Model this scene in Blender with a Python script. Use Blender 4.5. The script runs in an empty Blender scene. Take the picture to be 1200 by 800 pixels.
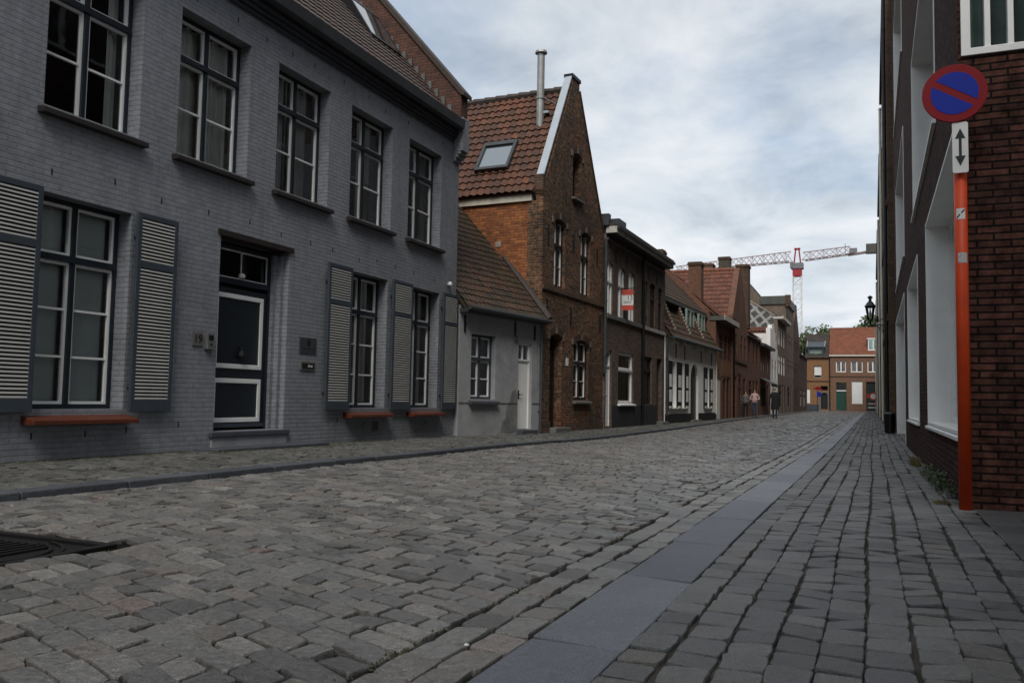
import bpy, bmesh, math, random
import numpy as np
from mathutils import Vector, Matrix
from mathutils.geometry import tessellate_polygon
random.seed(7); rng = np.random.default_rng(7)
SC = bpy.context.scene
COL = SC.collection
R = math.radians

# ------------------------------------------------------------------ materials
def new_mat(name):
    m = bpy.data.materials.new(name); m.use_nodes = True
    nt = m.node_tree; nt.nodes.clear()
    out = nt.nodes.new('ShaderNodeOutputMaterial')
    b = nt.nodes.new('ShaderNodeBsdfPrincipled')
    nt.links.new(b.outputs[0], out.inputs[0])
    return m, nt, b, out
def N(nt, t, **kw):
    n = nt.nodes.new(t)
    for k, v in kw.items():
        if k.startswith('i_'): n.inputs[k[2:].replace('_', ' ')].default_value = v
        else: setattr(n, k, v)
    return n
def mathn(nt, op, a, b=None, c=None):
    n = nt.nodes.new('ShaderNodeMath'); n.operation = op
    for i, x in enumerate((a, b, c)):
        if x is None: continue
        if isinstance(x, (int, float)): n.inputs[i].default_value = x
        else: nt.links.new(x, n.inputs[i])
    return n.outputs[0]
def mixc(nt, fac, a, b, mode='MIX'):
    n = nt.nodes.new('ShaderNodeMix'); n.data_type = 'RGBA'; n.blend_type = mode
    for i, x in ((0, fac), (6, a), (7, b)):
        if isinstance(x, (int, float)): n.inputs[i].default_value = x
        elif isinstance(x, tuple): n.inputs[i].default_value = (*x, 1)
        else: nt.links.new(x, n.inputs[i])
    return n.outputs[2]
def ramp(nt, x, stops):
    n = nt.nodes.new('ShaderNodeValToRGB')
    while len(n.color_ramp.elements) < len(stops): n.color_ramp.elements.new(.5)
    for e, (p, c) in zip(n.color_ramp.elements, stops):
        e.position = p; e.color = (c, c, c, 1) if isinstance(c, (int, float)) else (*c, 1)
    nt.links.new(x, n.inputs[0]); return n.outputs[0]
def noise(nt, vec, scale, detail=4, rough=.6, dist=0):
    n = N(nt, 'ShaderNodeTexNoise'); n.inputs['Scale'].default_value = scale
    n.inputs['Detail'].default_value = detail; n.inputs['Roughness'].default_value = rough
    n.inputs['Distortion'].default_value = dist
    if vec is not None: nt.links.new(vec, n.inputs['Vector'])
    return n.outputs['Fac']
def bump(nt, b, h, strength=.5, dist=.01, prev=None):
    n = N(nt, 'ShaderNodeBump'); n.inputs['Strength'].default_value = strength; n.inputs['Distance'].default_value = dist
    nt.links.new(h, n.inputs['Height'])
    if prev is not None: nt.links.new(prev, n.inputs['Normal'])
    nt.links.new(n.outputs[0], b.inputs['Normal']); return n.outputs[0]

def plain(name, col, rough=.5, metal=0., var=.15, scale=6., bmp=.15, spec=.5, dirt=0.):
    m, nt, b, o = new_mat(name)
    tc = N(nt, 'ShaderNodeTexCoord').outputs['Object']
    f = noise(nt, tc, scale, 6, .65)
    dark = tuple(c * (1 - var) for c in col); light = tuple(min(1, c * (1 + var)) for c in col)
    c = mixc(nt, ramp(nt, f, [(.3, 0.), (.7, 1.)]), dark, light)
    if dirt:
        g = noise(nt, tc, 1.7, 6, .7, .6)
        c = mixc(nt, mathn(nt, 'MULTIPLY', ramp(nt, g, [(.45, 0.), (.7, 1.)]), dirt), c, tuple(x * .4 for x in col))
    nt.links.new(c, b.inputs['Base Color'])
    b.inputs['Roughness'].default_value = rough; b.inputs['Metallic'].default_value = metal
    b.inputs['Specular IOR Level'].default_value = spec
    if bmp: bump(nt, b, noise(nt, tc, scale * 12, 3), bmp, .004)
    return m

def flatvec(nt):
    """wall coordinates in metres: x or y along the wall, z up"""
    tc = N(nt, 'ShaderNodeTexCoord')
    s = N(nt, 'ShaderNodeSeparateXYZ'); nt.links.new(tc.outputs['Object'], s.inputs[0])
    g = N(nt, 'ShaderNodeSeparateXYZ'); nt.links.new(tc.outputs['Normal'], g.inputs[0])
    k = mathn(nt, 'GREATER_THAN', mathn(nt, 'ABSOLUTE', g.outputs[0]), .7)
    u = mathn(nt, 'ADD', s.outputs[0], mathn(nt, 'MULTIPLY', k, mathn(nt, 'SUBTRACT', s.outputs[1], s.outputs[0])))
    c = N(nt, 'ShaderNodeCombineXYZ'); nt.links.new(u, c.inputs[0]); nt.links.new(s.outputs[2], c.inputs[1])
    return c.outputs[0], tc.outputs['Object']

def brick(name, c1, c2, mortar, bw=.2, bh=.065, ms=.009, bmp=.7, rough=.85, patch=None, patch_lo=.52, soot=.0, wob=.012, fine=.35, spec=.3, relief=0., streak=0.):
    m, nt, b, o = new_mat(name)
    v, obj = flatvec(nt)
    nz = N(nt, 'ShaderNodeTexNoise'); nz.inputs['Scale'].default_value = 3.; nz.inputs['Detail'].default_value = 4
    nt.links.new(obj, nz.inputs['Vector'])
    off = N(nt, 'ShaderNodeVectorMath', operation='MULTIPLY_ADD'); nt.links.new(nz.outputs['Color'], off.inputs[0])
    off.inputs[1].default_value = (wob * 2, wob, 0); nt.links.new(v, off.inputs[2])
    br = N(nt, 'ShaderNodeTexBrick'); nt.links.new(off.outputs[0], br.inputs['Vector'])
    br.inputs['Scale'].default_value = 1; br.inputs['Brick Width'].default_value = bw; br.inputs['Row Height'].default_value = bh
    br.inputs['Mortar Size'].default_value = ms; br.inputs['Mortar Smooth'].default_value = .35; br.inputs['Bias'].default_value = 0
    br.inputs['Color1'].default_value = (*c1, 1); br.inputs['Color2'].default_value = (*c2, 1); br.inputs['Mortar'].default_value = (*mortar, 1)
    col = br.outputs['Color']
    if patch:
        g = noise(nt, obj, 1.1, 8, .75, .4)
        col = mixc(nt, mathn(nt, 'MULTIPLY', ramp(nt, g, [(patch_lo, 0.), (patch_lo + .12, 1.)]), .75), col, patch)
    f = noise(nt, obj, 9, 6, .7)
    col = mixc(nt, 1., col, ramp(nt, f, [(.25, 1 - fine * 1.3), (.75, 1 + fine * .6)]), 'MULTIPLY')
    if streak:
        mp = N(nt, 'ShaderNodeMapping'); mp.inputs['Scale'].default_value = (5., 5., .35); nt.links.new(obj, mp.inputs[0])
        k = noise(nt, mp.outputs[0], 1., 7, .7, .3); col = mixc(nt, 1., col, ramp(nt, k, [(.28, 1 - streak), (.5, 1.), (.75, 1 + streak * .5)]), 'MULTIPLY')
        k = noise(nt, obj, .8, 8, .7, .5); col = mixc(nt, 1., col, ramp(nt, k, [(.3, 1 - streak), (.52, 1.), (.72, 1 + streak * .4)]), 'MULTIPLY')
    if soot:
        s = noise(nt, obj, .45, 7, .72, .8)
        col = mixc(nt, mathn(nt, 'MULTIPLY', ramp(nt, s, [(.42, 0.), (.68, 1.)]), soot), col, (.018, .015, .012))
    nt.links.new(col, b.inputs['Base Color'])
    b.inputs['Roughness'].default_value = rough; b.inputs['Specular IOR Level'].default_value = spec
    h = mathn(nt, 'ADD', mathn(nt, 'MULTIPLY', br.outputs['Fac'], -1.), mathn(nt, 'MULTIPLY', f, .45))
    if relief:
        g = N(nt, 'ShaderNodeRGBToBW'); nt.links.new(br.outputs['Color'], g.inputs[0]); h = mathn(nt, 'ADD', h, mathn(nt, 'MULTIPLY', g.outputs[0], relief))
    p = bump(nt, b, h, bmp, .012)
    bump(nt, b, noise(nt, obj, 70, 3, .6), .35, .003, p)
    return m

def tile_mat(name, c1, c2, moss=(.05, .05, .02), mossk=.3, rough=.75):
    m, nt, b, o = new_mat(name)
    a = N(nt, 'ShaderNodeAttribute', attribute_name='shade')
    tc = N(nt, 'ShaderNodeTexCoord').outputs['Object']
    c = mixc(nt, a.outputs['Fac'], c1, c2)
    f = noise(nt, tc, 7, 7, .75)
    c = mixc(nt, 1., c, ramp(nt, f, [(.25, .55), (.75, 1.2)]), 'MULTIPLY')
    g = noise(nt, tc, 1.3, 8, .75, .5)
    c = mixc(nt, mathn(nt, 'MULTIPLY', ramp(nt, g, [(.45, 0.), (.62, 1.)]), mossk), c, moss)
    nt.links.new(c, b.inputs['Base Color']); b.inputs['Roughness'].default_value = rough
    bump(nt, b, noise(nt, tc, 60, 4, .6), .3, .004)
    return m

def stone_mat(name, stops, rough=.62, fine=.5, moss=0., spec=.4):
    """paving stone: one random tone per stone from the mesh attribute 'shade', cleft grain on top"""
    m, nt, b, o = new_mat(name)
    a = N(nt, 'ShaderNodeAttribute', attribute_name='shade')
    tc = N(nt, 'ShaderNodeTexCoord').outputs['Object']
    c = ramp(nt, a.outputs['Fac'], stops)
    f = noise(nt, tc, 34, 9, .78)
    c = mixc(nt, 1., c, ramp(nt, f, [(.3, 1 - fine), (.7, 1 + fine)]), 'MULTIPLY')
    sp = noise(nt, tc, 230, 3, .6)
    c = mixc(nt, 1., c, ramp(nt, sp, [(.34, .5), (.5, 1.), (.66, 1.8)]), 'MULTIPLY')
    big = noise(nt, tc, 1.1, 6, .7, .4)
    c = mixc(nt, 1., c, ramp(nt, big, [(.3, .78), (.7, 1.18)]), 'MULTIPLY')
    if moss:
        g = noise(nt, tc, 2.3, 8, .75, .5)
        c = mixc(nt, mathn(nt, 'MULTIPLY', ramp(nt, g, [(.48, 0.), (.66, 1.)]), moss), c, (.05, .058, .018))
    nt.links.new(c, b.inputs['Base Color'])
    r = ramp(nt, f, [(.2, rough - .14), (.8, rough + .16)]); nt.links.new(r, b.inputs['Roughness'])
    b.inputs['Specular IOR Level'].default_value = spec
    p = bump(nt, b, noise(nt, tc, 13, 5, .6, .3), .6, .016)
    p = bump(nt, b, f, .6, .008, p)
    bump(nt, b, sp, .35, .0025, p)
    return m

def glass_mat(name, tint=.8, ior=1.5):
    m, nt, b, o = new_mat(name); nt.nodes.remove(b)
    t = N(nt, 'ShaderNodeBsdfTransparent'); t.inputs[0].default_value = (tint, tint, tint, 1)
    g = N(nt, 'ShaderNodeBsdfGlossy'); g.inputs['Roughness'].default_value = .03; g.inputs[0].default_value = (.9, .93, .95, 1)
    fr = N(nt, 'ShaderNodeFresnel'); fr.inputs[0].default_value = ior
    tc = N(nt, 'ShaderNodeTexCoord').outputs['Object']
    bp = N(nt, 'ShaderNodeBump'); bp.inputs['Strength'].default_value = .06; bp.inputs['Distance'].default_value = .02
    nt.links.new(noise(nt, tc, 2.2, 2, .5), bp.inputs['Height']); nt.links.new(bp.outputs[0], g.inputs['Normal'])
    mx = N(nt, 'ShaderNodeMixShader'); nt.links.new(fr.outputs[0], mx.inputs[0]); nt.links.new(t.outputs[0], mx.inputs[1]); nt.links.new(g.outputs[0], mx.inputs[2])
    nt.links.new(mx.outputs[0], o.inputs[0]); return m

def leaf_mat(name, c1, c2):
    m, nt, b, o = new_mat(name)
    a = N(nt, 'ShaderNodeAttribute', attribute_name='shade')
    nt.links.new(mixc(nt, a.outputs['Fac'], c1, c2), b.inputs['Base Color'])
    b.inputs['Roughness'].default_value = .6; return m

MT = {}
def mats():
    MT['grey_brick'] = brick('painted_grey_brick', (.272, .282, .306), (.250, .260, .284), (.236, .246, .270), .21, .062, .010, .8, .55, fine=.24, soot=.10, streak=.16, spec=.4, wob=.016)
    MT['grey_render'] = plain('grey_render', (.32, .323, .33), .8, 0, .13, 1.6, .4, .3, .45)
    MT['orange_brick'] = brick('orange_brick', (.44, .155, .052), (.24, .075, .03), (.17, .10, .055), .2, .068, .010, .8, patch=(.07, .035, .02), patch_lo=.56)
    MT['brown_brick'] = brick('sooty_brown_brick', (.30, .135, .062), (.062, .034, .022), (.20, .155, .11), .2, .066, .013, 1., patch=(.30, .10, .04), patch_lo=.53, soot=.72, fine=.85, wob=.02)
    MT['dark_brick'] = brick('dark_terrace_brick', (.18, .12, .09), (.085, .06, .05), (.14, .12, .1), .2, .066, .009, .8, patch=(.085, .035, .03), patch_lo=.58, soot=.35)
    MT['red_brick'] = brick('red_brown_brick', (.24, .105, .062), (.16, .075, .048), (.13, .09, .07), .2, .066, .009, .6, soot=.3)
    MT['tan_brick'] = brick('tan_brick', (.26, .19, .14), (.18, .135, .105), (.17, .14, .115), .2, .066, .009, .6, soot=.3)
    MT['end_brick'] = brick('warm_brick', (0.255, 0.132, 0.081), (0.187, 0.098, 0.061), (0.170, 0.128, 0.093), .22, .07, .009, .5, soot=.1)
    MT['apricot_brick'] = brick('apricot_brick', (0.328, 0.156, 0.070), (0.257, 0.125, 0.058), (0.195, 0.133, 0.078), .22, .07, .009, .5, soot=.12)
    MT['long_brick'] = brick('long_red_brick', (.128, .054, .040), (.055, .028, .022), (.014, .010, .009), .245, 0.058, .009, 1., patch=(.05, .028, .022), patch_lo=.52, wob=.011, fine=.75, spec=.12, relief=5., rough=.92)
    MT['old_brick'] = brick('old_sooty_brick', (.17, .098, .062), (.10, .06, .04), (.07, .055, .042), .2, .066, .009, .8, soot=.5)
    MT['white_render'] = plain('white_render', (.82, .815, .79), .75, 0, .06, 1.3, .25, .3, .22)
    MT['louvre_cream'] = plain('louvre_cream', (.56, .55, .52), .5, 0, .08, 3, .05, .5, .15)
    MT['white_paint'] = plain('white_paint', (.80, .80, .78), .4, 0, .04, 3, .05, .5, .12)
    MT['offwhite'] = plain('off_white_panel', (.72, .73, .72), .45, 0, .04, 2, .04)
    MT['cream'] = plain('cream_paint', (.62, .58, .49), .5, 0, .06, 3, .1, .4, .3)
    MT['navy'] = plain('navy_paint', (.010, .015, .022), .38, 0, .2, 4, .08)
    MT['slate_blue'] = plain('slate_blue_paint', (.040, .051, .064), .5, 0, .12, 4, .1)
    MT['black_paint'] = plain('black_paint', (.008, .008, .009), .5, 0, .2, 4, .15)
    MT['dark_wood'] = plain('dark_wood_paint', (.022, .014, .011), .5, 0, .3, 5, .15)
    MT['red_wood'] = plain('brown_red_paint', (.05, .018, .013), .5, 0, .25, 5, .15)
    MT['green_paint'] = plain('green_paint', (.012, .055, .04), .45, 0, .15, 4, .1)
    MT['pale_green'] = plain('pale_green_paint', (.22, .28, .24), .5, 0, .15, 4, .1)
    MT['red_sill'] = plain('red_tile_sill', (.10, .024, .010), .42, 0, .25, 9, .2, .5, .35)
    MT['dark_sill'] = plain('dark_tile_sill', (.020, .015, .013), .5, 0, .3, 9, .2)
    MT['bluestone'] = plain('bluestone', (.062, .067, .078), .5, 0, .16, 5, .35, .45, .35)
    MT['grey_stone'] = plain('grey_stone', (.13, .128, .12), .7, 0, .2, 5, .4, .4, .4)
    MT['pale_stone'] = plain('pale_stone', (.30, .27, .22), .8, 0, .25, 7, .5, .3, .4)
    MT['zinc'] = plain('weathered_zinc', (.062, .066, .07), .42, .3, .2, 3, .1, .5, .3)
    MT['pale_zinc'] = plain('pale_zinc', (.42, .46, .50), .45, .35, .1, 4, .1)
    MT['steel'] = plain('stainless_steel', (.36, .36, .35), .5, .55, .15, 5, .1, .5, .3)
    MT['iron'] = plain('black_iron', (.007, .007, .008), .45, .3, .3, 9, .2)
    MT['cast_iron'] = plain('cast_iron', (.014, .013, .012), .5, .5, .3, 14, .4)
    MT['orange_paint'] = plain('orange_red_paint', (.52, .050, .007), .5, 0, .14, 4, .05, .3, .25)
    MT['sign_red'] = plain('sign_red', (.21, .005, .010), .6, 0, .06, 5, 0, .25)
    MT['sign_blue'] = plain('sign_blue', (.006, .022, .29), .6, 0, .06, 5, 0, .25)
    MT['sign_white'] = plain('sign_white', (.72, .72, .70), .5, 0, .06, 7, 0, .5, .2)
    MT['bright_red'] = plain('bright_red', (.5, .05, .03), .5, 0, .08, 5, 0)
    MT['crane_white'] = plain('crane_white', (.72, .72, .70), .5, 0, .06, 2, 0)
    MT['crane_jib'] = plain('crane_jib_paint', (.34, .26, .26), .5, 0, .3, 1, 0)
    MT['crane_grey'] = plain('crane_grey', (.16, .16, .17), .5, 0, .2, 2, 0)
    MT['crane_red'] = plain('crane_red', (.30, .015, .02), .5, 0, .1, 2, 0)
    MT['glass'] = glass_mat('window_glass', .92, 1.45)
    MT['sky_glass'] = plain('rooflight_glass', (.35, .38, .4), .04, .9, .02, 2, 0)
    MT['frosted'] = plain('pale_blind_glass', (.58, .61, .60), .25, 0, .05, 2, 0)
    MT['green_glass'] = plain('greenish_glass', (.20, .29, .265), .08, 0, .3, 1.5, 0, .6)
    MT['curtain'] = plain('net_curtain', (.74, .75, .70), .9, 0, .12, 3, .1, .1)
    MT['blind'] = plain('roller_blind', (.50, .56, .535), .85, 0, .06, 2, .1, .1)
    MT['yellow_curtain'] = plain('ochre_curtain', (.38, .30, .15), .9, 0, .12, 3, .1, .1)
    MT['interior'] = plain('room_dark', (.03, .03, .03), .9, 0, .1, 2, 0)
    MT['brown_tile'] = tile_mat('brown_pantile', (.155, .056, .025), (.07, .03, .018), (.035, .028, .018), .45)
    MT['red_tile'] = tile_mat('red_pantile', (.19, .060, .030), (.10, .034, .020), (.05, .04, .02), .3)
    MT['orange_tile'] = tile_mat('orange_pantile', (0.231, 0.068, 0.031), (0.163, 0.051, 0.024), (0.082, 0.041, 0.020), .35)
    MT['moss_tile'] = tile_mat('mossy_tile', (.085, .036, .018), (.022, .015, .011), (.032, .033, .010), .75)
    MT['dark_tile'] = tile_mat('dark_plain_tile', (.055, .038, .032), (.032, .024, .022), (.03, .03, .02), .3)
    MT['mauve_tile'] = tile_mat('weathered_brown_tile', (.09, .056, .046), (.058, .039, .034), (.04, .036, .022), .35)
    MT['asphalt'] = plain('dark_bed', (.040, .037, .033), .95, 0, .4, 9, .6, .2)
    MT['joint'] = plain('joint_soil', (.007, .006, .005), .98, 0, .5, 12, .8, .1)
    MT['sand_joint'] = plain('sandy_joint', (.05, .046, .040), .98, 0, .85, 3, .8, .1, .75)
    MT['earth'] = plain('earth', (.08, .07, .05), .95, 0, .3, 2, .5, .2)
    MT['sett'] = stone_mat('porphyry_sett', [(0., (0.073, 0.070, 0.067)), (.3, (0.116, 0.112, 0.107)), (.6, (0.149, 0.144, 0.135)), (.82, (0.119, 0.106, 0.095)), (.94, (0.193, 0.185, 0.171)), (1., (0.138, 0.105, 0.091))], .42, .6, .04, .65)
    MT['walk_sett'] = stone_mat('pavement_sett', [(0., (.052, .053, .054)), (.35, (.078, .079, .080)), (.8, (.105, .105, .102)), (1., (.088, .082, .074))], .52, .5, .06, .5)
    MT['left_sett'] = stone_mat('mossy_pavement_sett', [(0., (0.059, 0.058, 0.054)), (.5, (0.084, 0.083, 0.077)), (1., (0.108, 0.106, 0.098))], .75, .5, .14, .3)
    MT['skin'] = plain('skin', (.45, .26, .18), .5, 0, .05, 8, 0)
    MT['hair_dark'] = plain('dark_hair', (.02, .014, .01), .6, 0, .2, 20, 0)
    MT['hair_grey'] = plain('grey_hair', (.25, .23, .21), .6, 0, .2, 20, 0)
    MT['cloth_black'] = plain('black_cloth', (.008, .009, .011), .9, 0, .2, 8, 0)
    MT['cloth_grey'] = plain('grey_cloth', (.12, .12, .11), .9, 0, .2, 8, 0)
    MT['cloth_pink'] = plain('pale_pink_cloth', (.50, .34, .33), .9, 0, .15, 8, 0)
    MT['denim'] = plain('denim', (.03, .05, .085), .9, 0, .2, 8, 0)
    MT['leaf'] = leaf_mat('foliage', (.030, .050, .016), (.085, .11, .035))
    MT['weed'] = leaf_mat('weed_leaf', (.018, .034, .012), (.055, .075, .022))
    MT['dry'] = leaf_mat('dry_grass', (.10, .085, .03), (.19, .16, .07))
    MT['bark'] = plain('bark', (.06, .045, .03), .9, 0, .3, 5, .6)
    m, nt, b, o = new_mat('diamond_slate')            # side wall hung with slates, pale diamonds
    v, obj = flatvec(nt)
    rot = N(nt, 'ShaderNodeMapping'); rot.inputs['Rotation'].default_value = (0, 0, R(38)); nt.links.new(v, rot.inputs[0])
    br = N(nt, 'ShaderNodeTexBrick', offset=0.); nt.links.new(rot.outputs[0], br.inputs['Vector'])
    br.inputs['Scale'].default_value = 1; br.inputs['Brick Width'].default_value = .62; br.inputs['Row Height'].default_value = .62; br.inputs['Mortar Size'].default_value = .1
    br.inputs['Color1'].default_value = (.045, .045, .047, 1); br.inputs['Color2'].default_value = (.09, .088, .086, 1); br.inputs['Mortar'].default_value = (.34, .33, .31, 1)
    nt.links.new(mixc(nt, 1., br.outputs[0], ramp(nt, noise(nt, obj, 3, 6, .7), [(.3, .5), (.7, 1.3)]), 'MULTIPLY'), b.inputs['Base Color']); b.inputs['Roughness'].default_value = .7
    MT['diamond'] = m
mats()

# ------------------------------------------------------------------ mesh building
class M:
    def __init__(s): s.v = []; s.f = []; s.mi = []; s.sh = []
    def add(s, vs, fs, mi=0, shade=.5):
        o = len(s.v); s.v += [tuple(p) for p in vs]
        for f in fs: s.f.append(tuple(o + i for i in f)); s.mi.append(mi); s.sh.append(shade)
        return s
    def box(s, x0, x1, y0, y1, z0, z1, mi=0):
        return s.add([(x0, y0, z0), (x1, y0, z0), (x1, y1, z0), (x0, y1, z0), (x0, y0, z1), (x1, y0, z1), (x1, y1, z1), (x0, y1, z1)],
                     [(0, 3, 2, 1), (4, 5, 6, 7), (0, 1, 5, 4), (1, 2, 6, 5), (2, 3, 7, 6), (3, 0, 4, 7)], mi)
    def plate(s, outline, holes=(), d0=0., d1=.3, axis='y', mi=0):
        """a solid sheet with holes; outline in (x,z) for axis y, (y,z) for axis x, (x,y) for axis z"""
        def P(a, b, d): return {'y': (a, d, b), 'x': (d, a, b), 'z': (a, b, d)}[axis]
        isr = lambda l: len(l) == 4 and len({a for a, b in l}) == 2 and len({b for a, b in l}) == 2
        if holes and isr(outline) and all(isr(h) for h in holes):
            bb = lambda l: (min(a for a, b in l), max(a for a, b in l), min(b for a, b in l), max(b for a, b in l))
            O = bb(outline); Hs = [bb(h) for h in holes]
            xs = sorted({O[0], O[1]} | {q for h in Hs for q in h[:2]}); zs = sorted({O[2], O[3]} | {q for h in Hs for q in h[2:]})
            solid = lambda i, j: 0 <= i < len(xs) - 1 and 0 <= j < len(zs) - 1 and not any(h[0] - 1e-6 < (xs[i] + xs[i + 1]) / 2 < h[1] + 1e-6 and h[2] - 1e-6 < (zs[j] + zs[j + 1]) / 2 < h[3] + 1e-6 for h in Hs)
            nz = len(zs); idx = lambda i, j, k: (i * nz + j) * 2 + k
            vs = [P(x, z, d) for x in xs for z in zs for d in (d0, d1)]; fs = []
            for i in range(len(xs) - 1):
                for j in range(nz - 1):
                    if not solid(i, j): continue
                    fs += [(idx(i, j, 0), idx(i + 1, j, 0), idx(i + 1, j + 1, 0), idx(i, j + 1, 0)), (idx(i, j, 1), idx(i, j + 1, 1), idx(i + 1, j + 1, 1), idx(i + 1, j, 1))]
                    for di, dj, A, B in ((-1, 0, (i, j), (i, j + 1)), (1, 0, (i + 1, j + 1), (i + 1, j)), (0, -1, (i + 1, j), (i, j)), (0, 1, (i, j + 1), (i + 1, j + 1))):
                        if not solid(i + di, j + dj): fs.append((idx(*A, 0), idx(*B, 0), idx(*B, 1), idx(*A, 1)))
            return s.add(vs, fs, mi)
        loops = [list(outline)] + [list(h) for h in holes]
        tris = tessellate_polygon([[Vector((a, b, 0)) for a, b in l] for l in loops])
        flat = [p for l in loops for p in l]; n = len(flat)
        if holes:
            ar = lambda l: abs(sum(l[i][0] * l[(i + 1) % len(l)][1] - l[(i + 1) % len(l)][0] * l[i][1] for i in range(len(l)))) / 2
            want = ar(loops[0]) - sum(ar(l) for l in loops[1:]); got = sum(ar([flat[i] for i in t]) for t in tris)
            if abs(want - got) > .01 * want: print('PLATE AREA', want, got, outline[:3])
        vs = [P(a, b, d0) for a, b in flat] + [P(a, b, d1) for a, b in flat]
        fs = [t for t in tris] + [tuple(i + n for i in reversed(t)) for t in tris]
        k = 0
        for l in loops:
            m = len(l)
            for i in range(m): j = (i + 1) % m; fs.append((k + i, k + j, n + k + j, n + k + i))
            k += m
        return s.add(vs, fs, mi)
    def prism(s, poly, axis, d0, d1, mi=0): return s.plate(poly, (), d0, d1, axis, mi)
    def ring(s, x0, x1, z0, z1, w, y0, y1, mi=0):
        return s.plate(rect(x0, x1, z0, z1), [rect(x0 + w, x1 - w, z0 + w, z1 - w)], y0, y1, 'y', mi)
    def tube(s, p0, p1, r0, r1=None, n=8, mi=0, caps=True):
        r1 = r0 if r1 is None else r1
        a, b = Vector(p0), Vector(p1); d = (b - a).normalized()
        x = d.orthogonal().normalized(); y = d.cross(x)
        vs = [a + (x * math.cos(t) + y * math.sin(t)) * r0 for t in [2 * math.pi * i / n for i in range(n)]]
        vs += [b + (x * math.cos(t) + y * math.sin(t)) * r1 for t in [2 * math.pi * i / n for i in range(n)]]
        fs = [(i, (i + 1) % n, n + (i + 1) % n, n + i) for i in range(n)]
        if caps: fs += [tuple(range(n))[::-1], tuple(range(n, 2 * n))]
        return s.add(vs, fs, mi)
    def lathe(s, prof, c=(0, 0, 0), n=16, mi=0):
        vs = []; fs = []
        for r, z in prof:
            vs += [(c[0] + r * math.cos(2 * math.pi * i / n), c[1] + r * math.sin(2 * math.pi * i / n), c[2] + z) for i in range(n)]
        for k in range(len(prof) - 1):
            for i in range(n):
                j = (i + 1) % n; fs.append((k * n + i, k * n + j, (k + 1) * n + j, (k + 1) * n + i))
        fs += [tuple(range(n))[::-1], tuple(range((len(prof) - 1) * n, len(prof) * n))]
        return s.add(vs, fs, mi)
    def obj(s, name, mat, parent=None, smooth=False, bev=0., recalc=True, loc=None):
        me = bpy.data.meshes.new(name); me.from_pydata(s.v, [], s.f)
        for m in (mat if isinstance(mat, (list, tuple)) else [mat]): me.materials.append(MT[m] if isinstance(m, str) else m)
        me.polygons.foreach_set('material_index', s.mi)
        if len(set(s.sh)) > 1:
            at = me.attributes.new('shade', 'FLOAT', 'FACE'); at.data.foreach_set('value', s.sh)
        if recalc:
            bm = bmesh.new(); bm.from_mesh(me); bmesh.ops.recalc_face_normals(bm, faces=bm.faces); bm.to_mesh(me); bm.free()
        if smooth: me.polygons.foreach_set('use_smooth', [True] * len(me.polygons))
        o = bpy.data.objects.new(name, me); COL.objects.link(o)
        if parent is not None: o.parent = parent
        if loc: o.location = loc
        if bev:
            b = o.modifiers.new('edge', 'BEVEL'); b.width = bev; b.segments = 2; b.limit_method = 'ANGLE'; b.angle_limit = R(40)
        return o
def rect(x0, x1, z0, z1): return [(x0, z0), (x1, z0), (x1, z1), (x0, z1)]
def arch(x0, x1, z0, z1, rise, n=10):
    """rectangle whose top is a segment of a circle: springs at z1-rise, crown at z1"""
    w = (x1 - x0) / 2; r = (w * w + rise * rise) / (2 * rise); cx = (x0 + x1) / 2; cz = z1 - r
    a = math.asin(min(1, w / r)); p = [(x0, z0), (x1, z0)]
    for i in range(n + 1):
        t = a - 2 * a * i / n; p.append((cx + r * math.sin(t), cz + r * math.cos(t)))
    return p
def thing(name, label, cat, loc=(0, 0, 0), rz=0., group=None):
    o = bpy.data.objects.new(name, None); COL.objects.link(o); o.empty_display_size = .3
    o.location = loc; o.rotation_euler = (0, 0, rz); tag(o, label, cat, group); return o
def tag(o, label, cat, group=None):
    o['label'] = label; o['category'] = cat
    if group: o['group'] = group
    return o
def struct(o, kind='structure'): o['kind'] = kind; return o
def copy_tree(o, parent=None):
    c = o.copy(); COL.objects.link(c)
    if parent is not None: c.parent = parent
    for ch in list(o.children): copy_tree(ch, c)
    return c

def text(name, body, size, mat, parent, loc, rz=0., depth=.002):
    cu = bpy.data.curves.new(name, 'FONT'); cu.body = body; cu.size = size; cu.extrude = depth; cu.align_x = 'CENTER'; cu.align_y = 'CENTER'
    t = bpy.data.objects.new(name, cu); COL.objects.link(t); bpy.context.view_layer.update()
    me = bpy.data.meshes.new_from_object(t.evaluated_get(bpy.context.evaluated_depsgraph_get())); bpy.data.objects.remove(t)
    me.materials.clear(); me.materials.append(MT[mat]); o = bpy.data.objects.new(name, me); COL.objects.link(o)
    o.parent = parent; o.location = loc; o.rotation_euler = (R(90), 0, rz); return o

def gz(y):
    return np.interp(y, [-30, 8, 19, 34, 46, 105, 150], [0, 0, -.06, -.04, 0, .1, .2])

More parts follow.
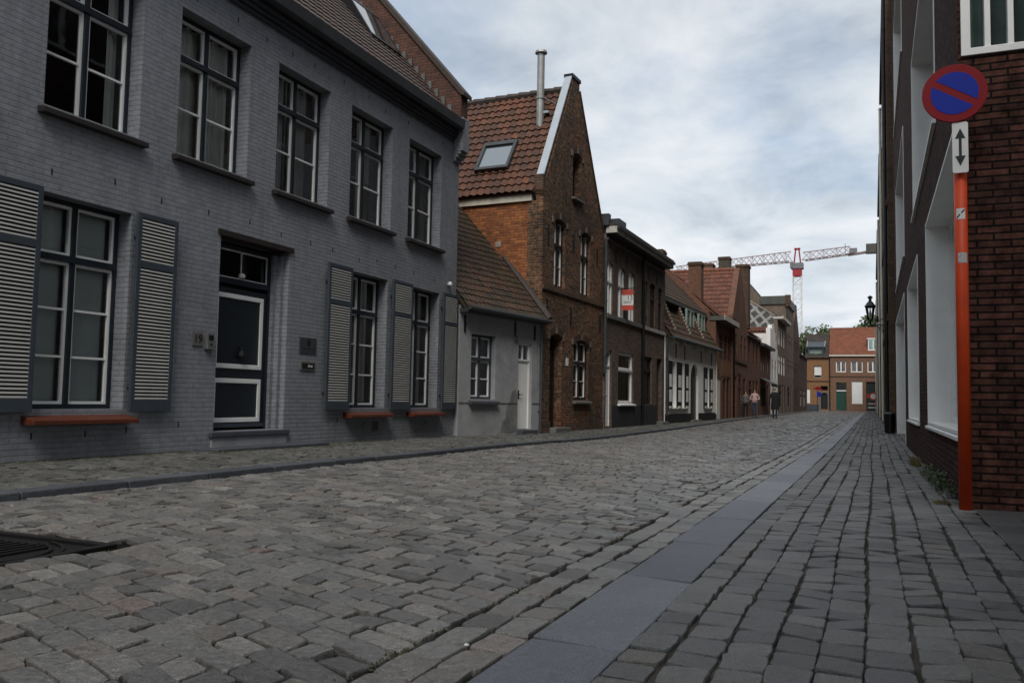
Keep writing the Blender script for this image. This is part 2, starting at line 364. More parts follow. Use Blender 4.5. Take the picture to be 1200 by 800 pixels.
# ------------------------------------------------------------------ house kit (house frame: x along the front, y into the house, z up)
def tiles(name, h, mat, p0, along, ln, up, hgt, tw=.23, th=.33, lift=.035, amp=.03, seed=1, res=6, parent=None, thick=.06, jit=.008):
    """pantiled slope: rows of waved tiles that step over each other"""
    r = random.Random(seed)
    a = Vector(along).normalized(); u = Vector(up).normalized(); n = a.cross(u).normalized()
    if n.z < 0: n = -n
    nx = max(1, round(ln / tw)); ny = max(1, round(hgt / th)); tw = ln / nx; th = hgt / ny
    m = M(); P0 = Vector(p0)
    prof = [(i / res, amp * (math.sin(2 * math.pi * i / res) * .5 + .5)) for i in range(res + 1)]
    for j in range(ny):
        dj = r.uniform(-.006, .006)
        for i in range(nx):
            sh = min(1, max(0, r.gauss(.5, .28))); jl = r.uniform(-jit, jit)
            vs = []
            for k, (x, z) in enumerate(prof):
                for t, zz in ((-.02, lift - .03), (-.02, lift + .0), (1.04, 0.)):
                    vs.append(P0 + a * ((i + x) * tw) + u * ((j + t) * th + dj + (jl if t < .5 else 0)) + n * (z + zz))
            fs = []
            for k in range(res):
                b = k * 3; fs += [(b, b + 3, b + 4, b + 1), (b + 1, b + 4, b + 5, b + 2)]
            m.add(vs, fs, 0, sh)
    # solid deck under the tiles
    q = [P0 + n * -.02, P0 + a * ln + n * -.02, P0 + a * ln + u * hgt + n * -.02, P0 + u * hgt + n * -.02]
    m.add(q + [p - n * thick for p in q], [(0, 1, 2, 3), (7, 6, 5, 4), (0, 4, 5, 1), (1, 5, 6, 2), (2, 6, 7, 3), (3, 7, 4, 0)], 0, .8)
    o = m.obj(name, mat, parent or h, recalc=False); return o

def window(h, x0, x1, z0, z1, rec=.18, frame='navy', sash='white_paint', fw=.05, sw=.032, cols=2, transom=.66, bars=1, top=True,
           curtain=None, sill=None, sill_h=.09, sill_out=.1, pane='glass', name='window', label=None, sill_over=.07, tbars=0):
    """timber window set in an opening: frame (the window itself), sashes, panes, sill, curtain"""
    f = M(); f.ring(x0, x1, z0, z1, fw, rec, rec + .09)
    zt = z0 + (z1 - z0) * transom if transom else None
    xs = [x0 + (x1 - x0) * i / cols for i in range(cols + 1)]
    zs = [z0 + fw] + ([zt - fw * .5, zt + fw * .5] if zt else []) + [z1 - fw]
    for x in xs[1:-1]: f.box(x - fw * .55, x + fw * .55, rec - .012, rec + .088, z0 + fw, z1 - fw)
    if zt: f.box(x0 + fw, x1 - fw, rec - .03, rec + .092, zt - fw * .7, zt + fw * .7)
    w = f.obj(name, frame, h)
    if label: w['label'] = label
    s = M(); g = M(); d0, d1 = rec + .018, rec + .06
    for i in range(cols):
        a = xs[i] + (fw if i == 0 else fw * .55) + .002; b = xs[i + 1] - (fw if i == cols - 1 else fw * .55) - .002
        cells = [(zs[0] + .002, (zs[1] - fw * .2 if zt else zs[-1]) - .002, bars)] + ([(zs[2] + fw * .2 + .002, zs[3] - .002, tbars)] if zt else [])
        for c0, c1, nb in cells:
            s.ring(a, b, c0, c1, sw, d0, d1)
            for k in range(nb):
                z = c0 + (c1 - c0) * (k + 1) / (nb + 1); s.box(a + sw, b - sw, d0 + .004, d1 - .004, z - sw * .4, z + sw * .4)
            g.add([(a + sw, d1 - .012, c0 + sw), (b - sw, d1 - .012, c0 + sw), (b - sw, d1 - .012, c1 - sw), (a + sw, d1 - .012, c1 - sw)], [(0, 1, 2, 3)])
    s.obj('sash', sash, w); g.obj('pane', pane, w, recalc=False)
    if curtain:
        kind, lo = curtain
        if kind == 'blind':
            c = M(); zb = z0 + .08 + (z1 - z0) * lo
            for i in range(5):
                q0 = zb + (z1 - zb) * i / 5; q1 = zb + (z1 - zb) * (i + 1) / 5
                c.box(x0 + .06, x1 - .06, rec + .15 + .004 * (i % 2), rec + .155 + .004 * (i % 2), q0, q1 + .001)
            c.obj('blind', 'blind', w)
        else:
            c = M(); rr = random.Random(int(x0 * 100) + int(z0 * 10)); span = (x1 - x0) - .1
            for e, (a, b) in enumerate(lo):
                vs = []; fs = []; n = 40; ph = rr.uniform(0, 6)
                for i in range(n + 1):
                    t = i / n; x = x0 + .05 + span * (a + (b - a) * t)
                    y = rec + .19 + .035 * math.sin(t * (b - a) * 38 + ph) + .015 * math.sin(t * 71 + ph)
                    vs += [(x, y, z0 + .03), (x, y, z1 - .03)]
                for i in range(n): fs.append((2 * i, 2 * i + 2, 2 * i + 3, 2 * i + 1))
                c.add(vs, fs)
            c.obj('curtain', kind, w, smooth=True, recalc=False)
    if sill:
        q = M(); so = sill_out
        q.plate([(-so, z0 - sill_h - .02), (-so, z0 - sill_h * (.45 if sill != 'red_sill' else .72) - .01), (rec + .06, z0 - .002), (rec + .06, z0 - sill_h - .02)], (), x0 - sill_over, x1 + sill_over, 'x')
        q.obj('sill', sill, w, bev=.006)
    return w

def shutter(h, x0, x1, z0, z1, split=.74, frame='slate_blue', slat='louvre_cream', y=-.055, t=.04):
    f = M(); fw = .062; zs = z0 + (z1 - z0) * split; low = z0 + .14
    f.plate(rect(x0, x1, z0, z1), [rect(x0 + fw, x1 - fw, low, zs - .04), rect(x0 + fw, x1 - fw, zs + .04, z1 - fw)], y - t, y)
    for z in (z0 + .28, z1 - .3):                          # hinge pins that hold it off the wall
        f.box(x0 + .03 if x1 - x0 < 0 else x0 + .02, x0 + .06, y, .002, z, z + .05); f.box(x1 - .06, x1 - .02, y, .002, z, z + .05)
    o = f.obj('shutter', frame, h, bev=.004)
    s = M(); p = .042
    for a, b in ((low, zs - .04), (zs + .04, z1 - fw)):
        n = int((b - a) / p)
        for i in range(n):
            z = a + (b - a) * (i + .5) / n
            s.add([(x0 + fw, y - t + .004, z - .013), (x1 - fw, y - t + .004, z - .013), (x1 - fw, y - .006, z - .004), (x0 + fw, y - .006, z - .004),
                   (x0 + fw, y - t + .004, z + .006), (x1 - fw, y - t + .004, z + .006), (x1 - fw, y - .006, z + .009), (x0 + fw, y - .006, z + .009)],
                  [(0, 3, 2, 1), (4, 5, 6, 7), (0, 1, 5, 4), (1, 2, 6, 5), (2, 3, 7, 6), (3, 0, 4, 7)])
    s.obj('louvre', slat, o)
    b = M(); b.box(x0 + fw - .01, x1 - fw + .01, y - .002, y + .012, low - .01, z1 - fw + .01); b.obj('backing', 'black_paint', o)
    return o

def door(h, x0, x1, z0, z1, rec=.15, leaf='white_paint', frame=None, transom=.8, panels=0, panel_mat=None, handle=True, tcols=2, fw=.05, label=None, fill='glass', handle_right=False):
    frame = frame or leaf
    zt = z0 + (z1 - z0) * transom if transom else z1 - fw
    d = M(); d.box(x0 + fw, x1 - fw, rec + .02, rec + .07, z0, zt - (fw * .5 if transom else 0))
    o = d.obj('door', leaf, h, bev=.004)
    if label: o['label'] = label
    f = M(); f.plate([(x0, z0), (x0 + fw - .002, z0), (x0 + fw - .002, z1 - fw), (x1 - fw + .002, z1 - fw), (x1 - fw + .002, z0), (x1, z0), (x1, z1), (x0, z1)], (), rec, rec + .1)
    if transom:
        f.box(x0 + fw, x1 - fw, rec - .012, rec + .1, zt - fw * .45, zt + fw * .45)
        for i in range(1, tcols):
            x = x0 + (x1 - x0) * i / tcols; f.box(x - .014, x + .014, rec + .01, rec + .06, zt + fw * .5, z1 - fw)
    f.obj('frame', frame, o)
    if transom:
        g = M(); g.add([(x0 + fw, rec + .05, zt + fw * .45), (x1 - fw, rec + .05, zt + fw * .45), (x1 - fw, rec + .05, z1 - fw), (x0 + fw, rec + .05, z1 - fw)], [(0, 1, 2, 3)])
        g.obj('pane', fill, o, recalc=False)
    if handle:
        k = M(); hx = x1 - fw - .08 if handle_right else x0 + fw + .09; hz = z0 + (zt - z0) * .5
        k.box(hx - .022, hx + .022, rec + .006, rec + .0215, hz - .1, hz + .1); k.tube((hx, rec - .03, hz), (hx, rec + .01, hz), .014)
        k.tube((hx, rec - .03, hz), (hx + (-.1 if handle_right else .1), rec - .03, hz), .011); k.obj('handle', 'iron', o)
    return o

def walls(h, mat, L, H, holes, depth=8., t=.3, outline=None, z0=-.25, name='wall', side_h=None, back=True):
    """front wall with openings, butt-jointed side and back walls"""
    m = M(); m.plate(outline or rect(0, L, z0, H), holes, 0, t); o = m.obj(name, mat, h)
    if back:
        s = M(); sh = side_h or H
        s.box(0, .25, t, depth, z0, sh); s.box(L - .25, L, t, depth, z0, sh); s.box(.25, L - .25, depth - .25, depth, z0, sh)
        s.obj('rear_wall', mat, h)
    return o

def slope_roof(h, mat, L, z, y0, ridge_y, ridge_z, seed=3, x0=0., tw=.23, th=.33, back=True, res=5, ridge=True, lift=.035, amp=.03):
    up = Vector((0, ridge_y - y0, ridge_z - z)); ln = up.length
    o = tiles('roof', h, mat, (x0, y0, z), (1, 0, 0), L, up, ln, tw, th, lift, amp, seed, res)
    if back:
        b = M(); q = [(x0, ridge_y, ridge_z), (x0 + L, ridge_y, ridge_z), (x0 + L, 2 * ridge_y - y0, z), (x0, 2 * ridge_y - y0, z)]
        b.add(q + [(x, y, zz - .08) for x, y, zz in q], [(0, 1, 2, 3), (7, 6, 5, 4), (0, 4, 5, 1), (1, 5, 6, 2), (2, 6, 7, 3), (3, 7, 4, 0)]); b.obj('rear_slope', mat, o)
    if ridge:
        k = M(); n = int(L / .35)
        for i in range(n):
            a = x0 + L * i / n; k.tube((a, ridge_y, ridge_z + .01), (a + L / n + .02, ridge_y, ridge_z + .025), .1, .11, 8)
        k.obj('ridge_cap', mat, o)
    return o

def chimney(h, x0, x1, y0, y1, z0, z1, mat='red_brick', pots=0, name='chimney'):
    m = M(); m.box(x0, x1, y0, y1, z0, z1 - .16); o = m.obj(name, mat, h)
    c = M(); c.box(x0 - .05, x1 + .05, y0 - .05, y1 + .05, z1 - .16, z1 - .06); c.box(x0 - .02, x1 + .02, y0 - .02, y1 + .02, z1 - .06, z1); c.obj('cap', 'old_brick', o)
    for i in range(pots):
        p = M(); p.lathe([(.11, 0), (.09, .3), (.11, .34)], ((x0 + x1) / 2 + (i - (pots - 1) / 2) * .3, (y0 + y1) / 2, z1 + .001), 10); p.obj('pot', 'red_tile', o)
    return o
def downpipe(h, x, z0, z1, r=.045, mat='zinc', y=-.07, shoe=None):
    m = M(); m.tube((x, y, z0), (x, y, z1), r, n=10)
    z = z0 + .5
    while z < z1: m.tube((x, y, z), (x, y, z + .04), r * 1.25, n=10); m.box(x - .015, x + .015, y, .002, z + .01, z + .03); z += 1.6
    o = m.obj('downpipe', mat, h, smooth=False)
    if shoe: s = M(); s.tube((x, y, z0 - .0), (x, y, shoe), r * 1.35, n=10); s.obj('shoe', 'iron', o)
    return o
def anchors(h, pts, ln=.45, mat='iron'):
    for x, z in pts:
        m = M(); m.box(x - .018, x + .018, -.03, .002, z - ln / 2, z + ln / 2); m.box(x - .03, x + .03, -.035, -.028, z - .03, z + .03); m.obj('wall_anchor', mat, h)
def step(h, x0, x1, out, z0, z1, mat='bluestone', name='step'):
    m = M(); m.box(x0, x1, -out, .12, z0, z1); return m.obj(name, mat, h, bev=.012)
# ------------------------------------------------------------------ paving
def fast_mesh(name, V, loops, starts, totals, mat, shade=None, smooth=False):
    me = bpy.data.meshes.new(name)
    me.vertices.add(len(V)); me.vertices.foreach_set('co', np.asarray(V, np.float32).ravel())
    me.loops.add(len(loops)); me.loops.foreach_set('vertex_index', np.asarray(loops, np.int32))
    me.polygons.add(len(starts)); me.polygons.foreach_set('loop_start', np.asarray(starts, np.int32))
    me.update(calc_edges=True); me.validate()
    me.materials.append(MT[mat])
    if shade is not None:
        at = me.attributes.new('shade', 'FLOAT', 'POINT'); at.data.foreach_set('value', np.asarray(shade, np.float32))
    me.polygons.foreach_set('use_smooth', [smooth] * len(me.polygons))
    o = bpy.data.objects.new(name, me); COL.objects.link(o); return o

def stone_batch(quads, shade, lod, dz=0., tilt=.012, dome=.004, depth=.035, smoothness=1.):
    """quads (N,4,2) stone outlines; returns geometry arrays for one batch of setts"""
    Nn = len(quads)
    if lod == 0:
        c = .10; cc = .028
        o = np.array([(c, 0), (.5, -.006), (1 - c, 0), (1 - cc, cc), (1, c * 1.2), (1.004, .5), (1, 1 - c * 1.2), (1 - cc, 1 - cc), (1 - c, 1), (.5, 1.006), (c, 1), (cc, 1 - cc), (0, 1 - c * 1.2), (-.004, .5), (0, c * 1.2), (cc, cc)])
        rings = [(1.02, -depth), (1.0, -.009), (.982, -.003), (.95, .0)]
    elif lod == 1:
        c = .075
        o = np.array([(c, 0), (1 - c, 0), (1, c), (1, 1 - c), (1 - c, 1), (c, 1), (0, 1 - c), (0, c)]); rings = [(1.0, -depth), (1.0, -.007), (.95, 0.)]
    else:
        o = np.array([(0, 0), (1, 0), (1, 1), (0, 1)], float); rings = [(1.0, -depth), (.93, 0.)]
    K = len(o)
    jit = rng.normal(0, .016 if lod == 0 else .010, (Nn, K, 2)) * (lod < 2)
    uv = o[None] + jit
    pts = []
    tx = rng.normal(0, tilt, Nn); ty = rng.normal(0, tilt, Nn); z0 = rng.normal(0, .0022, Nn)
    for s, z in rings:
        q = (uv - .5) * s + .5 if s > 0 else np.full((Nn, 1, 2), .5)
        a, b = q[..., :1], q[..., 1:]
        xy = quads[:, None, 0] * (1 - a) * (1 - b) + quads[:, None, 1] * a * (1 - b) + quads[:, None, 2] * a * b + quads[:, None, 3] * (1 - a) * b
        lx = (q[..., 0] - .5) * .2; ly = (q[..., 1] - .5) * .13
        zz = z + z0[:, None] + lx * tx[:, None] * 2 + ly * ty[:, None] * 2 + (rng.normal(0, .0011, lx.shape) if lod == 0 and -.02 < z < -.001 else 0)
        zz = zz + gz(xy[..., 1]) + dz
        pts.append(np.concatenate([xy, zz[..., None]], -1))
    P = np.concatenate(pts, 1); per = P.shape[1]
    f = []
    for r in range(len(rings) - 1):
        for i in range(K): j = (i + 1) % K; f.append([r * K + i, r * K + j, (r + 1) * K + j, (r + 1) * K + i])
    b = (len(rings) - 1) * K
    f.append([b + i for i in range(K)])
    tot = np.array([len(x) for x in f]); lp = np.concatenate([np.array(x) for x in f])
    V = P.reshape(-1, 3)
    L = (lp[None] + (np.arange(Nn) * per)[:, None]).ravel()
    T = np.tile(tot, Nn)
    return V, L, T, np.repeat(shade, per)

def setts(name, quads, mat, cuts=(9., 26.), **kw):
    quads = np.array(quads, float); sh = rng.random(len(quads)); yc = quads[:, :, 1].mean(1)
    Vs = []; Ls = []; Ts = []; Ss = []; off = 0
    for lod, (a, b) in enumerate(((-1e9, cuts[0]), (cuts[0], cuts[1]), (cuts[1], 1e9))):
        k = (yc >= a) & (yc < b)
        if not k.any(): continue
        V, L, T, S = stone_batch(quads[k], sh[k], lod, **kw); Vs.append(V); Ls.append(L + off); Ts.append(T); Ss.append(S); off += len(V)
    T = np.concatenate(Ts); st = np.concatenate([[0], np.cumsum(T)[:-1]])
    return struct(fast_mesh(name, np.concatenate(Vs), np.concatenate(Ls), st, T, mat, np.concatenate(Ss), smooth=False))

KERB = ([-30, 11, 14, 17.5, 25, 32, 40, 52, 110], [-5.78, -5.78, -5.88, -5.66, -5.66, -5.85, -5.95, -6.0, -6.0])
FRONT = ([-30, 16.15, 16.2, 19.4, 24, 31, 31.4, 40, 47, 110], [-8.15, -8.15, -8.05, -7.45, -7.22, -7.1, -7.1, -6.75, -6.65, -6.65])
kx = lambda y: np.interp(y, *KERB)
fx = lambda y: np.interp(y, *FRONT)
DRAIN = (-4.62, -3.70, 2.46, 3.42)

def road():
    q = []
    def sag(x): t = (x + 5.7) / 4.3; return -4.3 * (.16 * t + .11 * t * t)
    y = 1.4; k = 0
    while y < 112:
        pitch = random.uniform(.116, .136); xl = float(kx(y)) + .01; xr = -1.385
        x = xl - random.uniform(0, .2); wob = [random.gauss(0, .006) for _ in range(40)]; i = 0
        while x < xr - .03:
            w = random.uniform(.155, .225); x1 = min(x + w, xr); x0 = max(x, xl)
            if xr - x1 < .07: x1 = xr
            if x1 - x0 > .05:
                g = random.uniform(.004, .0095); gy = random.uniform(.0032, .0072); dy = random.gauss(0, .0035); sk = .02
                A = [(x0 + g, y + sag(x0) + gy + dy), (x1 - g, y + sag(x1) + gy + dy + random.gauss(0, .003)), (x1 - g + sk * .4, y + pitch + sag(x1) - gy + dy), (x0 + g + sk * .4, y + pitch + sag(x0) - gy + dy + random.gauss(0, .003))]
                c = (x0 + x1) / 2, y + sag((x0 + x1) / 2) + pitch / 2
                if not (DRAIN[0] - .06 < c[0] < DRAIN[1] + .075 and DRAIN[2] - .05 < c[1] < DRAIN[3] + .05): q.append(A)
            x += w; i += 1
        y += pitch
    setts('road', q, 'sett', tilt=.02, dome=.002, depth=.045)
    # two edging courses along the stone strip
    q = []
    for c in range(2):
        x0 = -1.375 + c * .15; y = -1.5 - random.random() * .2
        while y < 110:
            l = random.uniform(.17, .24); g = .0055
            e = random.gauss(0, .004)
            q.append([(x0 + .012 + e, y + g), (x0 + .146 + e, y + g), (x0 + .146 + e, y + l - g), (x0 + .012 + e, y + l - g)]); y += l
    setts('road_edging', q, 'sett', tilt=.02, dome=.0015, depth=.045)
    # bluestone strip
    m = M(); y = -2.8 + .22
    while y < 110:
        l = random.uniform(1.0, 1.16) if y < 60 else 3.; z = float(gz(y + l / 2)); e = random.gauss(0, .005); t = random.gauss(0, .003)
        m.add([(-1.07 + e, y + .006, z - .1), (-.757 + e, y + .006, z - .1), (-.757 + e, y + l - .003, z - .1), (-1.07 + e, y + l - .003, z - .1),
               (-1.07 + e, y + .006, gz(y) + .004 + t), (-.757 + e, y + .006, gz(y) + .004 - t), (-.757 + e, y + l - .006, gz(y + l) + .004 - t), (-1.07 + e, y + l - .006, gz(y + l) + .004 + t)],
              [(0, 3, 2, 1), (4, 5, 6, 7), (0, 1, 5, 4), (1, 2, 6, 5), (2, 3, 7, 6), (3, 0, 4, 7)], 0, random.random()); y += l
    struct(m.obj('stone_strip', 'bluestone_slab', bev=.007))
    # right pavement: courses run along the street
    q = []; xs = [-.752]
    while xs[-1] < .63: xs.append(xs[-1] + random.uniform(.138, .156))
    xs[-1] = .715; CG = [random.uniform(.003, .0062) for _ in xs]
    for c in range(len(xs) - 1):
        y = -1.5 + random.random() * .1; ph = random.uniform(0, 9)
        while y < 110:
            l = random.uniform(.15, .205); g = random.uniform(.0055, .0105)
            w0 = .006 * math.sin(y * 1.9 + ph) + .012 * math.sin(y * .6 + c * .35); w1 = w0 + random.gauss(0, .003)
            if c == 0: w0 = w1 = 0.
            q.append([(xs[c] + CG[c] + w0, y + g), (xs[c + 1] - CG[c + 1] + w0, y + g + random.gauss(0, .003)), (xs[c + 1] - CG[c + 1] + w1, y + l - g), (xs[c] + CG[c] + w1, y + l - g)]); y += l
    setts('right_pavement', q, 'walk_sett', tilt=.018, dome=.0015)
    # left pavement: kerb stones, then courses across
    m = M(); y = -4.
    while y < 100:
        l = random.uniform(.9, 1.1); a, b = float(kx(y)), float(kx(y + l)); za, zb = float(gz(y)) + .055, float(gz(y + l)) + .055
        m.add([(a - .2, y + .004, za - .3), (a, y + .004, za - .3), (b, y + l - .004, zb - .3), (b - .2, y + l - .004, zb - .3), (a - .2, y + .004, za), (a - .005, y + .004, za), (b - .005, y + l - .004, zb), (b - .2, y + l - .004, zb)],
              [(0, 3, 2, 1), (4, 5, 6, 7), (0, 1, 5, 4), (1, 2, 6, 5), (2, 3, 7, 6), (3, 0, 4, 7)], 0, random.random()); y += l
    struct(m.obj('kerb', 'kerb_slab', bev=.012))
    q = []; y = -1.
    while y < 98:
        p = random.uniform(.10, .118) if y < 30 else .2; xl = float(fx(y)) - .02; xr = float(kx(y)) - .212; x = xl
        while x < xr - .04:
            w = random.uniform(.16, .22); x1 = min(x + w, xr); x1 = xr if xr - x1 < .06 else x1
            q.append([(x + .006, y + .005), (x1 - .006, y + .005), (x1 - .006, y + p - .005), (x + .006, y + p - .005)]); x = x1
        y += p
    setts('left_pavement', q, 'left_sett', dz=.05, cuts=(4., 18.), tilt=.03)
    # beds under the stones follow the street's dip
    for nm, a, b, dz, mt in (('road_bed', -6.1, -.9, -.026, 'joint'), ('right_pavement_bed', -.9, .72, -.014, 'sand_joint'), ('left_pavement_bed', -9.2, -5.9, .036, 'joint')):
        m = M(); ys = list(np.arange(-4, 112.1, 1.))
        for y0, y1 in zip(ys[:-1], ys[1:]):
            ka, kb = (float(kx(y0)) - .19, float(kx(y1)) - .19) if nm == 'left_pavement_bed' else (b, b)
            l0, l1 = (float(kx(y0)), float(kx(y1))) if nm == 'road_bed' else (a, a)
            m.add([(l0, y0, gz(y0) + dz), (ka, y0, gz(y0) + dz), (kb, y1, gz(y1) + dz), (l1, y1, gz(y1) + dz)], [(0, 1, 2, 3)])
        struct(m.obj(nm, mt, recalc=False))
    # slabs in the side alley, the cross street, the ground beyond
    m = M()
    for i in range(12):
        for j in range(13):
            x0 = .722 + i * .52; y0 = 7.70 - (j + 1) * .46; dx = .26 * (j % 2)
            xa = max(.722, x0 - dx); 
            z = random.gauss(0, .0015); m.add([(xa + .004, y0 + .004, -.06), (x0 + .516 - dx, y0 + .004, -.06), (x0 + .516 - dx, y0 + .456, -.06), (xa + .004, y0 + .456, -.06), (xa + .004, y0 + .004, .004 + z), (x0 + .516 - dx, y0 + .004, .004 + z), (x0 + .516 - dx, y0 + .456, .004 - z), (xa + .004, y0 + .456, .004 - z)],
                  [(0, 3, 2, 1), (4, 5, 6, 7), (0, 1, 5, 4), (1, 2, 6, 5), (2, 3, 7, 6), (3, 0, 4, 7)], 0, random.random())
    struct(m.obj('alley_paving', 'alley_slab', bev=.004))
    m = M(); m.box(.722, 9, -2, 7.70, -.08, -.012); struct(m.obj('alley_bed', 'joint'))
    m = M(); m.add([(-30, 99.2, .075), (-6.02, 99.2, .075), (-6.02, 112.2, .112), (-30, 112.2, .112)], [(0, 1, 2, 3)]); m.add([(.722, 104.5, .095), (20, 104.5, .095), (20, 112.2, .112), (.722, 112.2, .112)], [(0, 1, 2, 3)])
    struct(m.obj('cross_street', 'asphalt', recalc=False))
    m = M(); m.add([(-900, -500, -.9), (900, -500, -.9), (900, 1800, -.9), (-900, 1800, -.9)], [(0, 1, 2, 3)]); struct(m.obj('ground', 'earth', recalc=False))
MT['bluestone_slab'] = stone_mat('bluestone_slab', [(0., (0.070, 0.075, 0.092)), (.5, (0.105, 0.112, 0.130)), (1., (0.127, 0.131, 0.146))], .45, .3, .1, .5)
MT['kerb_slab'] = stone_mat('kerb_slab', [(0., (0.045, 0.049, 0.059)), (1., (0.070, 0.074, 0.084))], .6, .3, .15, .4)
MT['alley_slab'] = stone_mat('alley_slab', [(0., (0.051, 0.052, 0.054)), (1., (0.074, 0.074, 0.074))], .6, .3, .05, .4)
road()

# drain cover in the road
t = thing('drain_cover', 'black cast iron drain cover with curved ribs set in the cobbled road', 'drain cover', ((DRAIN[0] + DRAIN[1]) / 2, (DRAIN[2] + DRAIN[3]) / 2, -.008))
hw, hl = (DRAIN[1] - DRAIN[0]) / 2, (DRAIN[3] - DRAIN[2]) / 2
m = M(); m.plate(rect(-hw, hw, -hl, hl), [rect(-hw + .05, hw - .05, -hl + .05, hl - .05)], -.05, .006, 'z'); m.obj('frame', 'cast_iron', t, bev=.004)
m = M(); m.box(-hw + .054, hw - .054, -hl + .054, hl - .054, -.05, -.012)
for k in range(9):
    x = -.31 + k * .062; m.box(x, x + .022, -.22, .3, -.0118, .001)
n = 20
for rr, w in ((.36, .02), (.42, .018)):
    for i in range(n):
        a0, a1 = R(-80) + R(160) * i / n, R(-80) + R(160) * (i + 1) / n
        p = [((rr + d) * math.cos(a), (rr + d) * math.sin(a) * .92) for a, d in ((a0, 0), (a1, 0), (a1, w), (a0, w))]
        p = [(max(-hw + .06, min(hw - .06, x)), max(-hl + .06, min(hl - .06, y))) for x, y in p]
        if len(set(p)) == 4: m.plate(p, (), -.0117, .0005, 'z')
m.obj('lid', 'cast_iron', t)

# ------------------------------------------------------------------ sky, sun, camera
SUN_EL, SUN_AZ = 50., 165.                              # light from behind the camera, a little from the right
def world():
    w = bpy.data.worlds.new('World'); SC.world = w; w.use_nodes = True; nt = w.node_tree; nt.nodes.clear()
    out = nt.nodes.new('ShaderNodeOutputWorld'); bg = nt.nodes.new('ShaderNodeBackground'); nt.links.new(bg.outputs[0], out.inputs[0])
    sky = nt.nodes.new('ShaderNodeTexSky'); sky.sky_type = 'NISHITA'; sky.sun_disc = False
    sky.sun_elevation = R(SUN_EL); sky.sun_rotation = R(SUN_AZ); sky.air_density = 1.; sky.dust_density = 2.; sky.ozone_density = 2.
    tc = nt.nodes.new('ShaderNodeTexCoord').outputs['Generated']
    s = nt.nodes.new('ShaderNodeSeparateXYZ'); nt.links.new(tc, s.inputs[0])
    z = mathn(nt, 'ADD', mathn(nt, 'MAXIMUM', s.outputs[2], 0.), .30)
    c = nt.nodes.new('ShaderNodeCombineXYZ')
    nt.links.new(mathn(nt, 'DIVIDE', s.outputs[0], z), c.inputs[0]); nt.links.new(mathn(nt, 'DIVIDE', s.outputs[1], z), c.inputs[1]); c.inputs[2].default_value = 3.7
    n1 = noise(nt, c.outputs[0], 1.5, 8, .55, .25); n2 = noise(nt, c.outputs[0], 3.1, 9, .58, .35)
    cover = ramp(nt, n1, [(.32, .35), (.50, .95), (.62, 1.)])
    shade = mathn(nt, 'ADD', mathn(nt, 'MULTIPLY', n2, .75), mathn(nt, 'MULTIPLY', n1, .35))
    cr = nt.nodes.new('ShaderNodeValToRGB'); e = cr.color_ramp.elements
    e[0].position = .40; e[0].color = (.285, .325, .37, 1); e[1].position = .68; e[1].color = (.555, .575, .60, 1)
    x = e.new(.54); x.color = (.435, .475, .515, 1); nt.links.new(shade, cr.inputs[0])
    lift = ramp(nt, s.outputs[2], [(0., 1.04), (.25, 1.0), (.6, .84), (1., .95)])
    cl = mixc(nt, 1., cr.outputs[0], lift, 'MULTIPLY')
    ten = nt.nodes.new('ShaderNodeVectorMath'); ten.operation = 'SCALE'; nt.links.new(cl, ten.inputs[0]); ten.inputs['Scale'].default_value = CLOUD
    nt.links.new(mixc(nt, cover, sky.outputs[0], ten.outputs[0]), bg.inputs['Color'])
    bg.inputs['Strength'].default_value = .1
CLOUD = 9.4
world()
sd = bpy.data.lights.new('sun', 'SUN'); sd.energy = 1.5; sd.angle = R(28); sd.color = (1., .96, .90)
so = bpy.data.objects.new('sun', sd); COL.objects.link(so); so.location = (0, -20, 40)
az = R(SUN_AZ)   # clockwise from +Y: direction TOWARDS the sun
dirv = Vector((math.sin(az) * math.cos(R(SUN_EL)), math.cos(az) * math.cos(R(SUN_EL)), math.sin(R(SUN_EL))))
so.rotation_euler = dirv.to_track_quat('Z', 'Y').to_euler()

cam = bpy.data.cameras.new('camera'); cam.sensor_width = 36; cam.lens = 30.0; cam.clip_end = 4000; cam.clip_start = .05
co = bpy.data.objects.new('camera', cam); COL.objects.link(co); SC.camera = co
yaw, pitch, roll = math.atan(424.4 / math.hypot(1000, 67.6)), math.atan(.0676), R(1.07)
fw = Vector((-math.sin(yaw) * math.cos(pitch), math.cos(yaw) * math.cos(pitch), math.sin(pitch)))
rt = Vector((math.cos(yaw), math.sin(yaw), 0)); up = rt.cross(fw)
r2 = rt * math.cos(roll) + up * math.sin(roll); u2 = up * math.cos(roll) - rt * math.sin(roll)
co.matrix_world = Matrix((( r2.x, u2.x, -fw.x, 0), (r2.y, u2.y, -fw.y, 0), (r2.z, u2.z, -fw.z, .80), (0, 0, 0, 1)))
SC.render.engine = 'CYCLES'; SC.cycles.use_denoising = True; SC.cycles.max_bounces = 6; SC.cycles.diffuse_bounces = 3; SC.cycles.glossy_bounces = 3
SC.cycles.transparent_max_bounces = 12; SC.cycles.caustics_reflective = False; SC.cycles.caustics_refractive = False
SC.view_settings.view_transform = 'Standard'; SC.view_settings.look = 'None'; SC.view_settings.exposure = .75; SC.view_settings.gamma = 1
SC.render.film_transparent = False
# ------------------------------------------------------------------ houses on the left
def street_house(name, label, ya, xa, xb=None, yb=None, cat='house', group='houses along the left side of the street'):
    """house frame with x along the street front (towards the far end) and y into the house"""
    ang = math.pi / 2 if xb is None else math.atan2(yb - ya, xb - xa)
    return thing(name, label, cat, (xa, ya, 0), ang, group)

